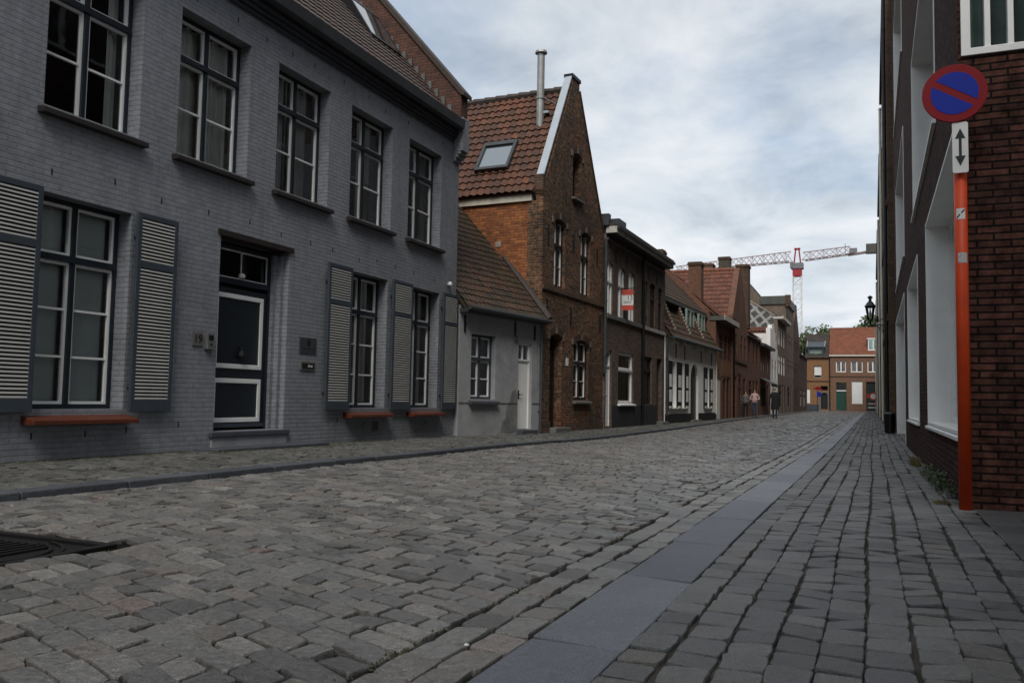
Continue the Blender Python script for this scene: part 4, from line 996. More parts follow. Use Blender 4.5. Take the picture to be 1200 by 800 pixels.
def brick_row():
    # brown house with flat cornice
    h = street_house('brick_house', 'small brown brick house with pale flat cornice and pale garage door', 40.3, -6.74); L = 4.66
    ups = [(1.05, 1.95), (2.55, 3.3), (3.72, 4.4)]
    walls(h, 'red_brick', L, 4.66, [rect(a, b, 2.95, 4.2) for a, b in ups] + [rect(.25, 1.5, -.03, 1.98), rect(2.2, 3.0, .05, 2.0), rect(3.4, 4.2, .05, 2.05)], 6, .3, back=False)
    for a, b in ups: window(h, a, b, 2.95, 4.2, .035, 'red_wood', 'red_wood', transom=.66, bars=0)
    m = M(); m.box(.25, 1.5, .04, .1, -.03, 1.98); g = m.obj('garage_door', 'offwhite', h)
    for a in (2.2, 3.4): door(h, a, a + .8, .05, 2.0 + (.05 if a > 3 else 0), .05, 'red_wood', transom=.8)
    m = M(); m.box(1.55, 4.6, -.015, .002, 2.12, 2.86); m.obj('render_band', 'tan_render', h)
    m = M(); m.box(-.05, L, -.40, .3, 4.66, 4.86); c = m.obj('cornice', 'old_zinc', h); m = M(); m.box(.0, L, -.43, -.402, 4.68, 4.92); m.obj('fascia', 'fascia_grey', c)
    m = M(); m.plate([(.3, -.25), (6, -.25), (6, 4.9), (5.4, 5.1), (2.7, 7.25), (2.3, 7.25), (.3, 5.1)], (), .0, .3, 'x'); m.obj('side_wall', 'red_brick', h)
    slope_roof(h, 'red_tile', L - .3, 4.95, .0, 2.5, 7.2, 41, x0=.3, tw=.25, th=.36, res=4)
    chimney(h, .35, 1.0, .75, 1.36, 5.2, 7.52, 'red_brick')
    # tall red tiled gable house
    h = street_house('gabled_house', 'red brick gabled house with large red tiled roof', 44.97, -6.65); L = 5.4; ax = 2.75
    ups = [(.9, 1.5), (2.9, 3.6), (4.3, 5.0)]
    out = [(0, -.25), (L, -.25), (L, 5.35), (ax + .25, 8.2), (ax - .25, 8.2), (0, 5.35)]
    m = M(); m.plate(out, [rect(a, b, 3.25, 4.47) for a, b in ups] + [rect(2.6, 2.9, 5.7, 6.9), rect(.5, 1.3, .05, 2.2), rect(2.1, 3.0, .7, 2.15), rect(3.9, 4.8, .05, 2.2)], 0, .3); m.obj('wall', 'red_brick', h)
    for a, b in ups: window(h, a, b, 3.25, 4.47, .035, 'red_wood', 'red_wood', transom=.66, bars=0)
    window(h, 2.1, 3.0, .7, 2.15, .035, 'red_wood', 'dark_wood', transom=.66, bars=0); window(h, 2.6, 2.9, 5.7, 6.9, .035, 'dark_wood', 'dark_wood', transom=None, cols=1, bars=0)
    for a in (.5, 3.9): door(h, a, a + .85, .05, 2.2, .05, 'red_wood', transom=.8)
    m = M(); m.box(0, L, -.05, .002, 2.98, 3.1); m.obj('sill_band', 'old_brick', h)
    m = M(); m.box(1.6, 2.9, -.02, .002, 2.3, 2.42); m.obj('name_board', 'dark_wood', h)
    up = Vector((ax + .1, 0, 2.85)); ro = tiles('roof', h, 'red_tile', (-.1, 6.3, 5.28), (0, -1, 0), 6.0, tuple(up), up.length, .25, .36, .035, .04, 42, 5)
    m = M(); q = [(ax, .3, 8.1), (ax, 6.3, 8.1), (L + .1, 6.3, 5.25), (L + .1, .3, 5.25)]; m.add(q + [(x, y, z - .1) for x, y, z in q], [(0, 1, 2, 3), (7, 6, 5, 4), (0, 4, 5, 1), (1, 5, 6, 2), (2, 6, 7, 3), (3, 7, 4, 0)]); m.obj('far_slope', 'red_tile', ro)
    m = M()
    for i in range(15): m.tube((ax, .3 + i * .4, 8.14), (ax, .3 + i * .4 + .43, 8.16), .11, .12, 8)
    m.obj('ridge_cap', 'red_tile', ro)
    m = M(); m.box(.02, .3, .3, 6.3, -.25, 5.2); m.box(L - .3, L, .3, 6.3, -.25, 5.2); m.plate([(.3, -.25), (L - .3, -.25), (L - .3, 5.2), (ax, 7.9), (.3, 5.2)], (), 6.0, 6.3); m.obj('rear_wall', 'red_brick', h)
    downpipe(h, .0, .1, 5.2, .05, 'iron')
    # flat-eaved brick house
    h = street_house('brick_house', 'plain red brick house with three upper windows under a tiled eave', 50.4, -6.65); L = 5.8
    ups = [(.5, 1.35), (2.6, 3.4), (4.1, 5.0)]
    walls(h, 'red_brick', L, 4.85, [rect(a, b, 3.2, 4.47) for a, b in ups] + [rect(.8, 2.0, .7, 2.15), rect(2.6, 3.4, .05, 2.2), rect(4.1, 5.0, .05, 2.2)], 6, .3)
    for a, b in ups: window(h, a, b, 3.2, 4.47, .035, 'red_wood', 'dark_wood', transom=.66, bars=0)
    window(h, .8, 2.0, .7, 2.15, .035, 'red_wood', 'dark_wood', transom=.66, bars=0)
    for a in (2.6, 4.1): door(h, a, a + .8, .05, 2.2, .05, 'red_wood', transom=.8)
    m = M(); m.box(0, L, -.12, .0, 4.7, 4.84); m.obj('gutter', 'zinc', h)
    slope_roof(h, 'red_tile', L, 4.86, -.15, 3.0, 6.6, 43, tw=.26, th=.38, res=4)
    chimney(h, .9, 1.8, .05, .75, 5.2, 9.0, 'old_brick'); chimney(h, 4.6, 5.4, 2.75, 3.45, 6.4, 9.75, 'end_brick'); 
    chimney(h, 5.0, 5.75, 1.75, 2.45, 6.0, 10.2, 'tan_dark')
    # small brick house with a bay
    h = street_house('brick_house', 'low brick house with dark shop awning over its bay', 56.25, -6.65); L = 6.3
    ups = [(.5, 1.4), (1.9, 2.8), (4.2, 5.2)]
    walls(h, 'red_brick', L, 4.5, [rect(a, b, 2.9, 4.1) for a, b in ups] + [rect(.4, 3.2, .6, 1.95), rect(4.2, 5.1, .05, 2.1)], 6, .3)
    for a, b in ups: window(h, a, b, 2.9, 4.1, .035, 'dark_wood', 'white_paint', transom=.66, bars=0)
    window(h, .4, 3.2, .6, 1.95, .035, 'dark_wood', 'red_wood', transom=None, cols=3, bars=0)
    door(h, 4.2, 5.1, .05, 2.1, .05, 'red_wood', transom=.8)
    m = M(); m.plate([(.0, 2.5), (-.75, 2.12), (-.75, 1.92), (-.70, 1.92), (-.70, 2.1), (.0, 2.42)], (), .2, 3.6, 'x'); m.obj('awning', 'dark_wood', h)
    m = M(); m.box(0, L, -.35, .1, 4.5, 4.66); m.obj('cornice', 'zinc', h)
    slope_roof(h, 'red_tile', L, 4.68, -.1, 3.0, 6.6, 44, tw=.26, th=.38, res=4)
    # narrow white gable
    h = street_house('gabled_house', 'narrow white rendered house with stepped gable', 62.6, -6.65); L = 4.95
    out = [(0, -.25), (L, -.25), (L, 4.9), (4.2, 4.9), (4.2, 5.5), (3.4, 5.5), (3.4, 6.1), (2.8, 6.1), (2.8, 6.5), (1.0, 6.5), (1.0, 6.2), (0, 6.2)]
    m = M(); m.plate(out, [rect(1.2, 1.9, 2.6, 4.0), rect(3.1, 3.9, 2.6, 4.0), arch(1.3, 2.2, .05, 2.1, .44), rect(3.0, 3.9, .7, 2.0)], 0, .3); m.obj('wall', 'white_render', h)
    for a, b, z0, z1 in ((1.2, 1.9, 2.6, 4.), (3.1, 3.9, 2.6, 4.), (3., 3.9, .7, 2.)): window(h, a, b, z0, z1, .035, 'dark_wood', 'white_paint', transom=.66, bars=0)
    m = M(); m.plate(arch(1.3, 2.2, .05, 2.1, .44), (), .04, .1); m.obj('door', 'black_green', h)
    m = M(); m.box(.02, .3, .3, 6, -.25, 5.9); m.box(L - .3, L, .3, 6, -.25, 5.0); m.box(.3, L - .3, 5.7, 6, -.25, 5.0); m.obj('rear_wall', 'white_render', h)
    tiles('roof', h, 'red_tile', (-.05, 6., 5.95), (0, -1, 0), 5.7, (2.4, 0, .5), 2.5, .26, .38, .03, .03, 45, 4)
    m = M(); m.box(.3, L - .3, .3, 6, 4.6, 4.9); m.obj('flat_roof', 'zinc', h)
    # house with diamond slate side
    h = street_house('townhouse', 'three storey grey brick townhouse with diamond slated side wall and tall white windows', 67.6, -6.65); L = 6.9
    hs = [(.7, 1.6), (2.6, 3.5), (4.6, 5.5)]
    walls(h, 'tan_brick', L, 7.3, [rect(a, b, z, z + z2) for a, b in hs for z, z2 in ((5.35, 1.45), (3.1, 1.5))] + [rect(.6, 2.6, .6, 2.3), rect(3.6, 4.6, .05, 2.4), rect(5.2, 6.2, .6, 2.3)], 7, .3, back=False)
    for a, b in hs:
        for z, z2 in ((5.35, 1.45), (3.1, 1.5)): window(h, a, b, z, z + z2, .03, 'white_paint', 'white_paint', transom=.7, bars=0, fw=.08, curtain=('curtain', [(0, 1)]))
    window(h, .6, 2.6, .6, 2.3, .03, 'dark_wood', 'dark_wood', transom=.7, bars=0); window(h, 5.2, 6.2, .6, 2.3, .03, 'dark_wood', 'dark_wood', transom=.7, bars=0)
    door(h, 3.6, 4.6, .05, 2.4, .05, 'black_paint', 'dark_wood')
    m = M(); m.plate([(.3, -.25), (7, -.25), (7, 8.2), (4.6, 10.3), (.3, 7.55)], (), 0, .3, 'x'); m.obj('side_wall', 'diamond', h)
    m = M(); m.plate([(.2, 7.50), (.2, 7.62), (4.6, 10.44), (4.6, 10.31)], (), -.05, .32, 'x'); m.obj('verge', 'pale_stone', h)
    m = M(); m.box(-.05, L, -.40, .3, 7.30, 7.48); m.box(-.05, L, -.43, -.401, 7.30, 7.55); m.obj('cornice', 'fascia_grey', h)
    slope_roof(h, 'dark_tile', L - .3, 7.5, .0, 4.6, 10.35, 46, x0=.3, tw=.28, th=.4, res=3)
    # tall house with a deep roof band
    h = street_house('townhouse', 'tall beige house with dark flat roof band beside the diamond slated wall', 74.6, -6.65); L = 7.0
    hs = [(1.0, 2.0), (2.9, 3.9), (5.0, 6.0)]
    walls(h, 'tan_brick', L, 9.2, [rect(a, b, z, z + 1.5) for a, b in hs for z in (6.9, 5.2, 3.1)] + [rect(1.0, 3.0, .6, 2.3), rect(4.2, 5.2, .05, 2.4)], 8, .3, side_h=9.2)
    for a, b in hs:
        for z in (6.9, 5.2, 3.1): window(h, a, b, z, z + 1.5, .03, 'dark_wood', 'white_paint', transom=.7, bars=0)
    window(h, 1., 3., .6, 2.3, .03, 'dark_wood', 'dark_wood', transom=.7, bars=0); door(h, 4.2, 5.2, .05, 2.4, .05, 'dark_wood', 'dark_wood')
    m = M(); m.box(-.12, L, -.15, 2.1, 9.202, 9.9); m.obj('roof_band', 'old_zinc', h)
    m = M(); m.box(-.14, .3, -.32, .05, 9.0, 9.2); m.box(-.14, .3, -.36, .08, 9.21, 9.96); m.obj('parapet_block', 'old_brick', h)
    m = M(); m.plate([(2.1, 9.2), (8, 9.2), (8, 10.0), (4.6, 12.2), (4.0, 12.2), (2.1, 9.9)], (), 0, .3, 'x'); m.obj('gable', 'tan_brick', h)
    m = M(); m.plate([(2.1, 9.91), (2.1, 10.02), (4.0, 12.34), (4.6, 12.34), (4.6, 12.22), (4.0, 12.22)], (), -.05, .35, 'x'); m.obj('verge', 'dark_tile', h)
    # stepped grey gable and the last low house
    h = street_house('gabled_house', 'grey brick house with tall pointed gable near the end of the street', 81.7, -6.65); L = 6.7
    hs = [(1.2, 2.1), (3.0, 3.9), (4.8, 5.6)]
    out = [(0, -.25), (L, -.25), (L, 7.4), (3.9, 9.6), (3.9, 10.2), (2.8, 10.2), (2.8, 9.6), (0, 8.0)]
    m = M(); m.plate(out, [rect(a, b, z, z + 1.5) for a, b in hs for z in (5.2, 3.1)] + [rect(1., 2.4, .6, 2.3), rect(4.2, 5.2, .05, 2.4)], 0, .3); m.obj('wall', 'old_brick', h)
    for a, b in hs:
        for z in (5.2, 3.1): window(h, a, b, z, z + 1.5, .03, 'dark_wood', 'cream', transom=.7, bars=0)
    window(h, 1., 2.4, .6, 2.3, .03, 'dark_wood', 'dark_wood', transom=.7, bars=0); door(h, 4.2, 5.2, .05, 2.4, .05, 'dark_wood', 'dark_wood')
    m = M(); m.box(.02, .3, .3, 8, -.25, 8.0); m.box(L - .3, L, .3, 8, -.25, 7.3); m.obj('rear_wall', 'old_brick', h)
    tiles('roof', h, 'dark_tile', (-.05, 8., 7.95), (0, -1, 0), 7.7, (3.3, 0, 1.6), 3.6, .28, .4, .03, .03, 47, 3)
    h = street_house('brick_house', 'low mauve brick house closing the left row at the far corner', 88.5, -6.65); L = 10.5
    hs = [(.8, 1.8), (3.0, 4.0), (5.2, 6.2), (7.6, 8.6)]
    walls(h, 'mauve_brick', L, 5.7, [rect(a, b, 3.2, 4.9) for a, b in hs] + [rect(.8, 2.4, .6, 2.3), rect(3.2, 4.2, .05, 2.4), rect(5.2, 7.0, .6, 2.3), rect(8., 9., .05, 2.4)], 8, .3)
    for a, b in hs: window(h, a, b, 3.2, 4.9, .03, 'dark_wood', 'cream', transom=.7, bars=0)
    for a, b in ((.8, 2.4), (5.2, 7.)): window(h, a, b, .6, 2.3, .03, 'dark_wood', 'cream', transom=.7, bars=0)
    for a in (3.2, 8.): door(h, a, a + 1., .05, 2.4, .05, 'dark_wood', 'dark_wood')
    slope_roof(h, 'mauve_tile', L, 5.7, -.15, 3.5, 8.0, 48, tw=.28, th=.4, res=3)
    chimney(h, 9.4, 10.2, 2.6, 3.4, 7., 9.2, 'old_brick')

MT['slate_cornice'] = plain('painted_cornice', (.05, .054, .064), .6, 0, .15, 3, .15, .4, .3)
MT['parapet_brick'] = brick('parapet_brick', (.17, .07, .045), (.09, .045, .035), (.08, .06, .05), .2, .066, .01, .8, soot=.35)
MT['patch_grey'] = plain('patched_render', (.21, .212, .21), .9, 0, .3, 5, .4, .2, .7)
MT['arch_pale'] = plain('weathered_pale_stone', (.15, .125, .095), .85, 0, .35, 6, .5, .3, .5)
MT['arch_brick'] = brick('arch_brick', (.12, .05, .03), (.06, .03, .022), (.06, .05, .04), .07, .2, .01, .8, soot=.4)
MT['pale_band'] = plain('pale_band', (.36, .34, .31), .7, 0, .15, 4, .2, .4, .4)
MT['plinth_grey'] = plain('dark_plinth', (.032, .033, .038), .75, 0, .2, 3, .2, .3, .3)
MT['fascia_grey'] = plain('fascia_paint', (.50, .48, .43), .6, 0, .1, 3, .1, .4, .5)
MT['black_green'] = plain('black_green_paint', (.008, .014, .012), .45, 0, .2, 4, .1)
MT['old_zinc'] = plain('dull_lead', (.085, .085, .078), .6, .1, .2, 2, .2, .4, .4)
MT['pale_stone_brick'] = brick('pale_old_brick', (.20, .18, .14), (.12, .11, .09), (.14, .13, .11), .2, .066, .012, .7, soot=.4)
MT['tan_render'] = plain('tan_render', (.20, .105, .055), .85, 0, .15, 2, .3, .3, .4)
MT['tan_dark'] = brick('dusky_brick', (.12, .095, .075), (.085, .07, .058), (.08, .07, .06), .2, .066, .01, .6, soot=.3)
MT['mauve_brick'] = brick('mauve_brick', (.14, .085, .075), (.10, .065, .06), (.09, .07, .065), .2, .066, .009, .6, soot=.25)
grey_house(); small_house(); brown_house(); terrace(0); terrace(1); white_house(); brick_row()

# ------------------------------------------------------------------ houses closing the end of the street
def end_houses():
    Y = 110.
    h = thing('brick_house', 'apricot brick house with arched door and shed dormer at the street end', 'house', (-7.6, Y, 0), 0, 'houses closing the end of the street'); L = 2.75; z0 = .1
    walls(h, 'apricot_brick', L, 6.45, [rect(1.0, 1.92, 4.05, 5.52), arch(1.78, 2.56, .3, 2.3, .38), rect(1.75, 2.6, 2.55, 3.1)], 7, .3)
    w = window(h, 1.0, 1.92, 4.05, 5.52, .1, 'dark_wood', 'white_paint', transom=None, cols=1, bars=0)
    m = M(); m.box(1.07, 1.85, .12, .13, 4.4, 5.45); m.obj('blind', 'sign_white', w)
    window(h, 1.75, 2.6, 2.55, 3.1, .1, 'dark_wood', 'dark_wood', transom=None, cols=1, bars=0)
    m = M(); m.plate(arch(1.78, 2.56, .3, 2.3, .38), (), .15, .2); m.obj('door', 'black_paint', h)
    m = M(); A = arch(1.78, 2.56, .3, 2.3, .38)[2:]; B = arch(1.6, 2.74, .3, 2.48, .5)[2:]; m.plate([(1.6, .1), (1.78, .1)] + A[::-1] + [(2.56, .1), (2.74, .1)] + B, (), -.03, .002); m.obj('door_surround', 'grey_stone', h)
    m = M(); m.box(0, 1.58, -.02, .002, -.2, .85); m.obj('plinth', 'slate_blue', h); m = M(); m.box(0, L, -.04, .002, 3.6, 3.72); m.obj('sill_band', 'dark_wood', h)
    m = M(); m.box(.0, .55, -.01, .002, 1.0, 2.6); m.obj('notice_panel', 'sign_white', h)
    slope_roof(h, 'dark_tile', L, 6.5, -.2, 3., 9.5, 51, tw=.28, th=.4, res=3)
    m = M(); m.box(.35, .5, .1, 1.6, 6.7, 7.75); m.box(1.95, 2.1, .1, 1.6, 6.7, 7.75); m.plate([(.0, 7.76), (.0, 7.9), (1.8, 8.6), (1.8, 8.46)], (), .2, 2.25, 'x'); d = m.obj('dormer', 'slate_blue', h)
    m = M(); m.box(.5, 1.95, .35, .4, 6.8, 7.75); m.obj('pane', 'green_glass', d)
    m = M(); m.box(1.15, 1.3, .3, .42, 6.8, 7.75); m.obj('post', 'pale_stone', d)
    for x in (.2, 2.25):
        m = M(); m.tube((x, -.06, 7.86), (x, 1.7, 8.66), .06); m.obj('verge', 'pale_stone', d)
    h = thing('brick_house', 'wide brick house with orange tiled roof and dark green door at the street end', 'house', (-4.84, Y, 0), 0, 'houses closing the end of the street'); L = 9.
    wn = [(.76, 1.90), (2.43, 3.75), (4.27, 5.45), (6.6, 7.8)]
    walls(h, 'end_brick', L, 6.7, [rect(a, b, 4.78, 6.11) for a, b in wn] + [rect(.78, 1.92, .2, 3.54), rect(2.5, 3.72, 1.0, 3.66), rect(4.1, 5.3, .2, 3.67), rect(6.6, 7.8, 1.0, 3.6)], 8, .3)
    for i, (a, b) in enumerate(wn): window(h, a, b, 4.78, 6.11, .1, 'white_paint', 'white_paint', transom=None, bars=0, fw=.07, curtain=('curtain', [[(0, .3), (.75, 1)], [(0, .55)], [(.6, 1)], [(0, 1)]][i]))
    door(h, .78, 1.92, .2, 3.54, .14, 'green_paint', 'green_paint', transom=.70, tcols=4, handle_right=True)
    m = M(); m.box(.8, 1.9, .1, .138, 2.50, 2.62); m.obj('transom_board', 'white_paint', h)
    m = M(); m.box(2.52, 3.7, .05, .1, 1.02, 3.64); m.obj('roller_shutter', 'sign_white', h)
    m = M(); m.box(4.1, 5.3, .2, .26, .2, 3.67); m.obj('garage_door', 'black_green', h)
    window(h, 6.6, 7.8, 1.0, 3.6, .1, 'white_paint', 'white_paint', transom=.7)
    m = M(); m.box(0, L, -.05, .002, 4.2, 4.32); m.obj('sill_band', 'old_brick', h)
    m = M(); m.box(0, L, -.2, .1, 6.7, 6.86); m.obj('cornice', 'cream', h)
    slope_roof(h, 'orange_tile', L, 6.88, -.1, 3.2, 10.3, 52, tw=.26, th=.36, res=4)
    m = M(); m.box(4.35, 5.5, .35, 1.9, 7.4, 8.75); m.box(4.25, 5.6, .25, 2.2, 8.752, 8.87); d = m.obj('dormer', 'white_paint', h)
    for a in (4.45, 4.98):
        m = M(); m.box(a, a + .42, .335, .349, 7.55, 8.6); m.obj('pane', 'green_glass', d)
    m = M(); m.tube((.05, -.12, .2), (.05, -.12, 6.7), .06); m.obj('downpipe', 'iron', h)
end_houses()
MT['moss_leaf'] = leaf_mat('moss', (.018, .022, .006), (.045, .05, .014))
MT['sticker_grey'] = plain('printed_sticker', (.42, .42, .42), .6, 0, .5, 90, 0)
MT['lamp_glass'] = glass_mat('lamp_glass', .9, 1.45)
MT['estate_red'] = plain('estate_red', (.50, .075, .05), .5, 0, .1, 6, 0)
MT['maroon'] = plain('maroon', (.09, .02, .03), .5, 0, .1, 6, 0)
MT['concrete_dark'] = plain('dark_concrete', (.07, .065, .055), .8, 0, .2, 1, 0)
# ------------------------------------------------------------------ right side of the street
def lined_window(h, x0, x1, z0, z1, depth, cols, pane, name='window', mull=.07, far_pane=None, zsplit=None):
    """deep white-lined opening: lining, then frame and panes"""
    f = M(); f.plate(rect(x0, x1, z0, z1), [rect(x0 + .03, x1 - .03, z0 + .035, z1 - .03)], -.012, depth); w = f.obj(name, 'white_paint', h, bev=.004)
    s = M(); s.plate(rect(x0 + .032, x1 - .032, z0 + .037, z1 - .032), [rect(x0 + .032 + mull + (x1 - x0 - .064) * i / cols - (mull * .4 if i else 0), x0 + .032 + (x1 - x0 - .064) * (i + 1) / cols - mull * (1 if i == cols - 1 else .6), z0 + .037 + mull, z1 - .032 - mull) for i in range(cols)], depth - .09, depth - .02); s.obj('sash', 'white_paint', w)
    for i in range(cols):
        a = x0 + .04 + (x1 - x0 - .08) * i / cols; b = x0 + .04 + (x1 - x0 - .08) * (i + 1) / cols
        g = M(); g.add([(a, depth - .05, z0 + .05), (b, depth - .05, z0 + .05), (b, depth - .05, z1 - .04), (a, depth - .05, z1 - .04)], [(0, 1, 2, 3)]); g.obj('pane', pane, w, recalc=False)
    k = M(); k.plate([(-.045, z0 - .045), (-.045, z0 - .012), (.02, z0 - .003), (.02, z0 - .045)], (), x0 - .02, x1 + .02, 'x'); k.obj('sill', 'white_paint', w, bev=.004)
    return w

def right_side():
    Y0 = 30.3; G = 'buildings along the right side of the street'
    h = thing('modern_building', 'modern building of long dark red bricks with deep white window surrounds', 'building', (.67, Y0, 0), -math.pi / 2, G)
    L = Y0 - 7.72; H = 14.6
    u = lambda y: Y0 - y
    W = [(7.90, 12.45, .57, 3.2), (14.75, 19.0, .55, 3.2), (10.35, 15.95, 3.98, 6.7), (20.4, 27.0, 4.12, 7.0), (20.6, 27.4, 8.8, 12.0), (10.35, 15.95, 8.8, 12.)]
    D = (20.9, 28.6, -.24, 3.35)
    holes = [rect(u(b), u(a), z0, z1) for a, b, z0, z1 in W + [D]]
    m = M(); m.plate(rect(0, L - .2, -.25, H), holes, 0, .5); m.obj('wall', 'long_brick', h)
    fw = (.012, 1.9, 3.67, 5.9)
    m = M(); m.plate([(0, -.25), (9, -.25), (9, H), (0, H)], [rect(fw[0] + .0, fw[1], fw[2], fw[3])] if 0 else [rect(.02, fw[1], fw[2], fw[3])], L - .2, L, 'x'); m.obj('side_wall', 'long_brick', h)
    m = M(); m.box(0, .3, .5, 9, -.25, H); m.box(.3, L - .2, 8.7, 9, -.25, H); m.box(.3, L - .2, .5, 8.7, H - .3, H); m.box(.3, L - .2, .5, 8.7, 3.45, 3.7); m.obj('rear_wall', 'long_brick', h)
    for i, (a, b, z0, z1) in enumerate(W):
        lined_window(h, u(b), u(a), z0, z1, .36 if i < 2 else .42, 3 if i < 2 else 3, 'frosted' if i < 2 else 'glass')
    # recessed entrance with white lining
    m = M(); m.plate(rect(u(D[1]), u(D[0]), D[2], D[3]), [rect(u(D[1]) + .04, u(D[0]) - .04, D[2], D[3] - .04)], -.01, .9); e = m.obj('entrance', 'white_paint', h)
    m = M(); m.box(u(D[1]) + .04, u(D[0]) - .04, .78, .88, -.2, D[3] - .04); m.obj('door', 'offwhite', e)
    m = M(); m.box(u(D[1]) + .04, u(D[0]) - .04, .02, .779, -.2, -.02); m.obj('threshold', 'grey_stone', e)
    # side window on the wall that faces the alley
    x = L; y0, y1, z0, z1 = .022, 1.898, 3.672, 5.898
    m = M(); m.plate([(y0, z0), (y1, z0), (y1, z1), (y0, z1)], [[(y0 + .07, z0 + .06), (y1 - .1, z0 + .06), (y1 - .1, z1 - .1), (y0 + .07, z1 - .1)]], x - .12, x + .02, 'x'); w = m.obj('window', 'white_paint', h, bev=.004)
    m = M()
    for i in range(1, 11): yy = y0 + .03 + (y1 - y0 - .06) * i / 11; m.box(x - .1, x + .006, yy - .021, yy + .021, z0 + .06, z1 - .1)
    m.obj('mullion', 'white_paint', w)
    m = M(); m.add([(x - .07, y0 + .1, z0 + .06), (x - .07, y1 - .1, z0 + .06), (x - .07, y1 - .1, z1 - .1), (x - .07, y0 + .1, z1 - .1)], [(0, 1, 2, 3)]); m.obj('pane', 'glass', w, recalc=False)
    m = M(); m.box(x - .18, x - .165, y0 + .02, y1 - .02, z0 + .03, z1 - .03); m.obj('blind', 'green_glass', w)
    # older buildings beyond
    def old(label, ya, yb, X, H, mat, bands, wins=True):
        h = thing('brick_building', label, 'building', (X, yb, 0), -math.pi / 2, G); L = yb - ya
        n = max(1, int(L / 4)); ws = [(L * (i + .5) / n - .5, L * (i + .5) / n + .5) for i in range(n)]
        hs = [(a, b, z, z + 1.8) for a, b in ws for z in (1.0, 4.6, 8.2) if z + 2.5 < H]
        walls(h, mat, L, H, [rect(*q) for q in hs], 7, .3)
        for a, b, z0, z1 in hs: window(h, a, b, z0, z1, .14, 'dark_wood', 'cream', transom=.66, bars=0)
        for z, o in bands: m = M(); m.box(0, L, -o, .002, z, z + .22); m.obj('cornice', 'old_brick', h)
        m = M(); m.box(0, L, -.05, .002, -.2, .6); m.obj('plinth', 'grey_stone', h)
        m = M(); m.box(0, L, .02, 7, H + .002, H + .2); m.obj('roof', 'dark_tile', h)
        downpipe(h, .12, .1, H - .5, .06, 'cream'); downpipe(h, L - .2, .1, H - .5, .06, 'iron')
        return h
    old('tall sooty brick building with the iron lantern, standing forward of the modern one', 30.32, 44, .50, 15.6, 'old_brick', [(3.6, .05), (7.4, .06), (15.3, .1)])
    old('brown brick building with two stone bands next after the lantern wall', 44.02, 58, .47, 13., 'old_brick', [(3.6, .05), (8, .06), (12.7, .12)])
    old('brown brick building with pale downpipes farther along the right side', 58.02, 80, .43, 12., 'red_brick', [(4, .05), (11.7, .12)])
    old('low red brick building at the far end of the right side', 80.02, 103, .40, 10., 'red_brick', [(4, .05), (9.7, .12)])
right_side()
def unseen_shade_house():  # out-of-view building, added to shade the alley wall and near right pavement
    h = thing('brick_building', 'unseen brick building added across the alley to shade its wall and paving', 'building', (.95, 1.0, 0), -math.pi / 2, 'buildings along the right side of the street'); L = 16.
    ws = [(1.5 + 2.6 * i, 2.7 + 2.6 * i) for i in range(5)]
    walls(h, 'long_brick', L, 9.5, [rect(a, b, z, z + 1.8) for a, b in ws for z in (1., 4.4)], 9, .3)
    for a, b in ws:
        for z in (1., 4.4): window(h, a, b, z, z + 1.8, .14, 'dark_wood', 'white_paint', sill='dark_sill')
    slope_roof(h, 'dark_tile', L, 9.5, -.2, 4.5, 13., 77, tw=.3, th=.45, res=3)
unseen_shade_house()

# no parking sign on its orange pole
def disc(m, c, r, y0, y1, n=40, r0=None):
    A = [(c[0] + r * math.cos(2 * math.pi * i / n), c[1] + r * math.sin(2 * math.pi * i / n)) for i in range(n)]
    hl = [[(c[0] + r0 * math.cos(2 * math.pi * i / n), c[1] + r0 * math.sin(2 * math.pi * i / n)) for i in range(n)]] if r0 else []
    m.plate(A, hl, y0, y1)
t = thing('parking_sign', 'orange pole with round blue and red no parking sign', 'road sign', (.653, 7.50, 0), R(-2))
m = M(); m.tube((0, 0, -.1), (0, 0, 3.08), .047, n=24); o = m.obj('pole', 'orange_paint', t, smooth=False)
for f in o.data.polygons: f.use_smooth = abs(f.normal.z) < .5
m = M(); m.tube((.0, 0, 3.081), (0, 0, 3.46), .042, n=20); m.tube((0, 0, 3.461), (0, 0, 3.475), .05, n=20); m.obj('pole_top', 'zinc', t)
c = (-.035, 3.275)
m = M(); disc(m, c, .232, -.085, -.062); m.box(-.05, .05, -.0615, -.044, 3.2, 3.24); m.box(-.05, .05, -.0615, -.044, 3.34, 3.38); d = m.obj('sign_disc', 'sign_red', t, bev=.004)
m = M(); th = R(-32); r0 = .17; hw = .027          # the two blue fields either side of the red bar
for s in (1, -1):
    a0 = math.asin(hw / r0); P = []
    for i in range(25):
        a = a0 + (math.pi - 2 * a0) * i / 24; P.append((r0 * math.cos(a), s * r0 * math.sin(a)))
    m.plate([(c[0] + x * math.cos(th) - y * math.sin(th), c[1] + x * math.sin(th) + y * math.cos(th)) for x, y in P], (), -.0875, -.0848)
m.obj('blue_field', 'sign_blue', d)
m = M(); m.plate([(-.056 + .01, 2.635), (.056 - .01, 2.635), (.056, 2.645), (.056, 3.03), (.046, 3.04), (-.046, 3.04), (-.056, 3.03), (-.056, 2.645)], (), -.075, -.06); m.box(-.03, .03, -.0598, -.043, 2.75, 2.79); p = m.obj('arrow_plate', 'sign_white', t, bev=.002)
m = M(); m.plate([(-.010, 2.77), (-.036, 2.77), (0, 2.69), (.036, 2.77), (.010, 2.77), (.010, 2.91), (.036, 2.91), (0, 2.99), (-.036, 2.91), (-.010, 2.91)], (), -.0775, -.0745); m.obj('arrow', 'black_paint', p)
m = M(); m.lathe([(.085, .0), (.08, .007), (.062, .014), (.05, .016)], n=18); m.obj('footing', 'grey_stone', t)
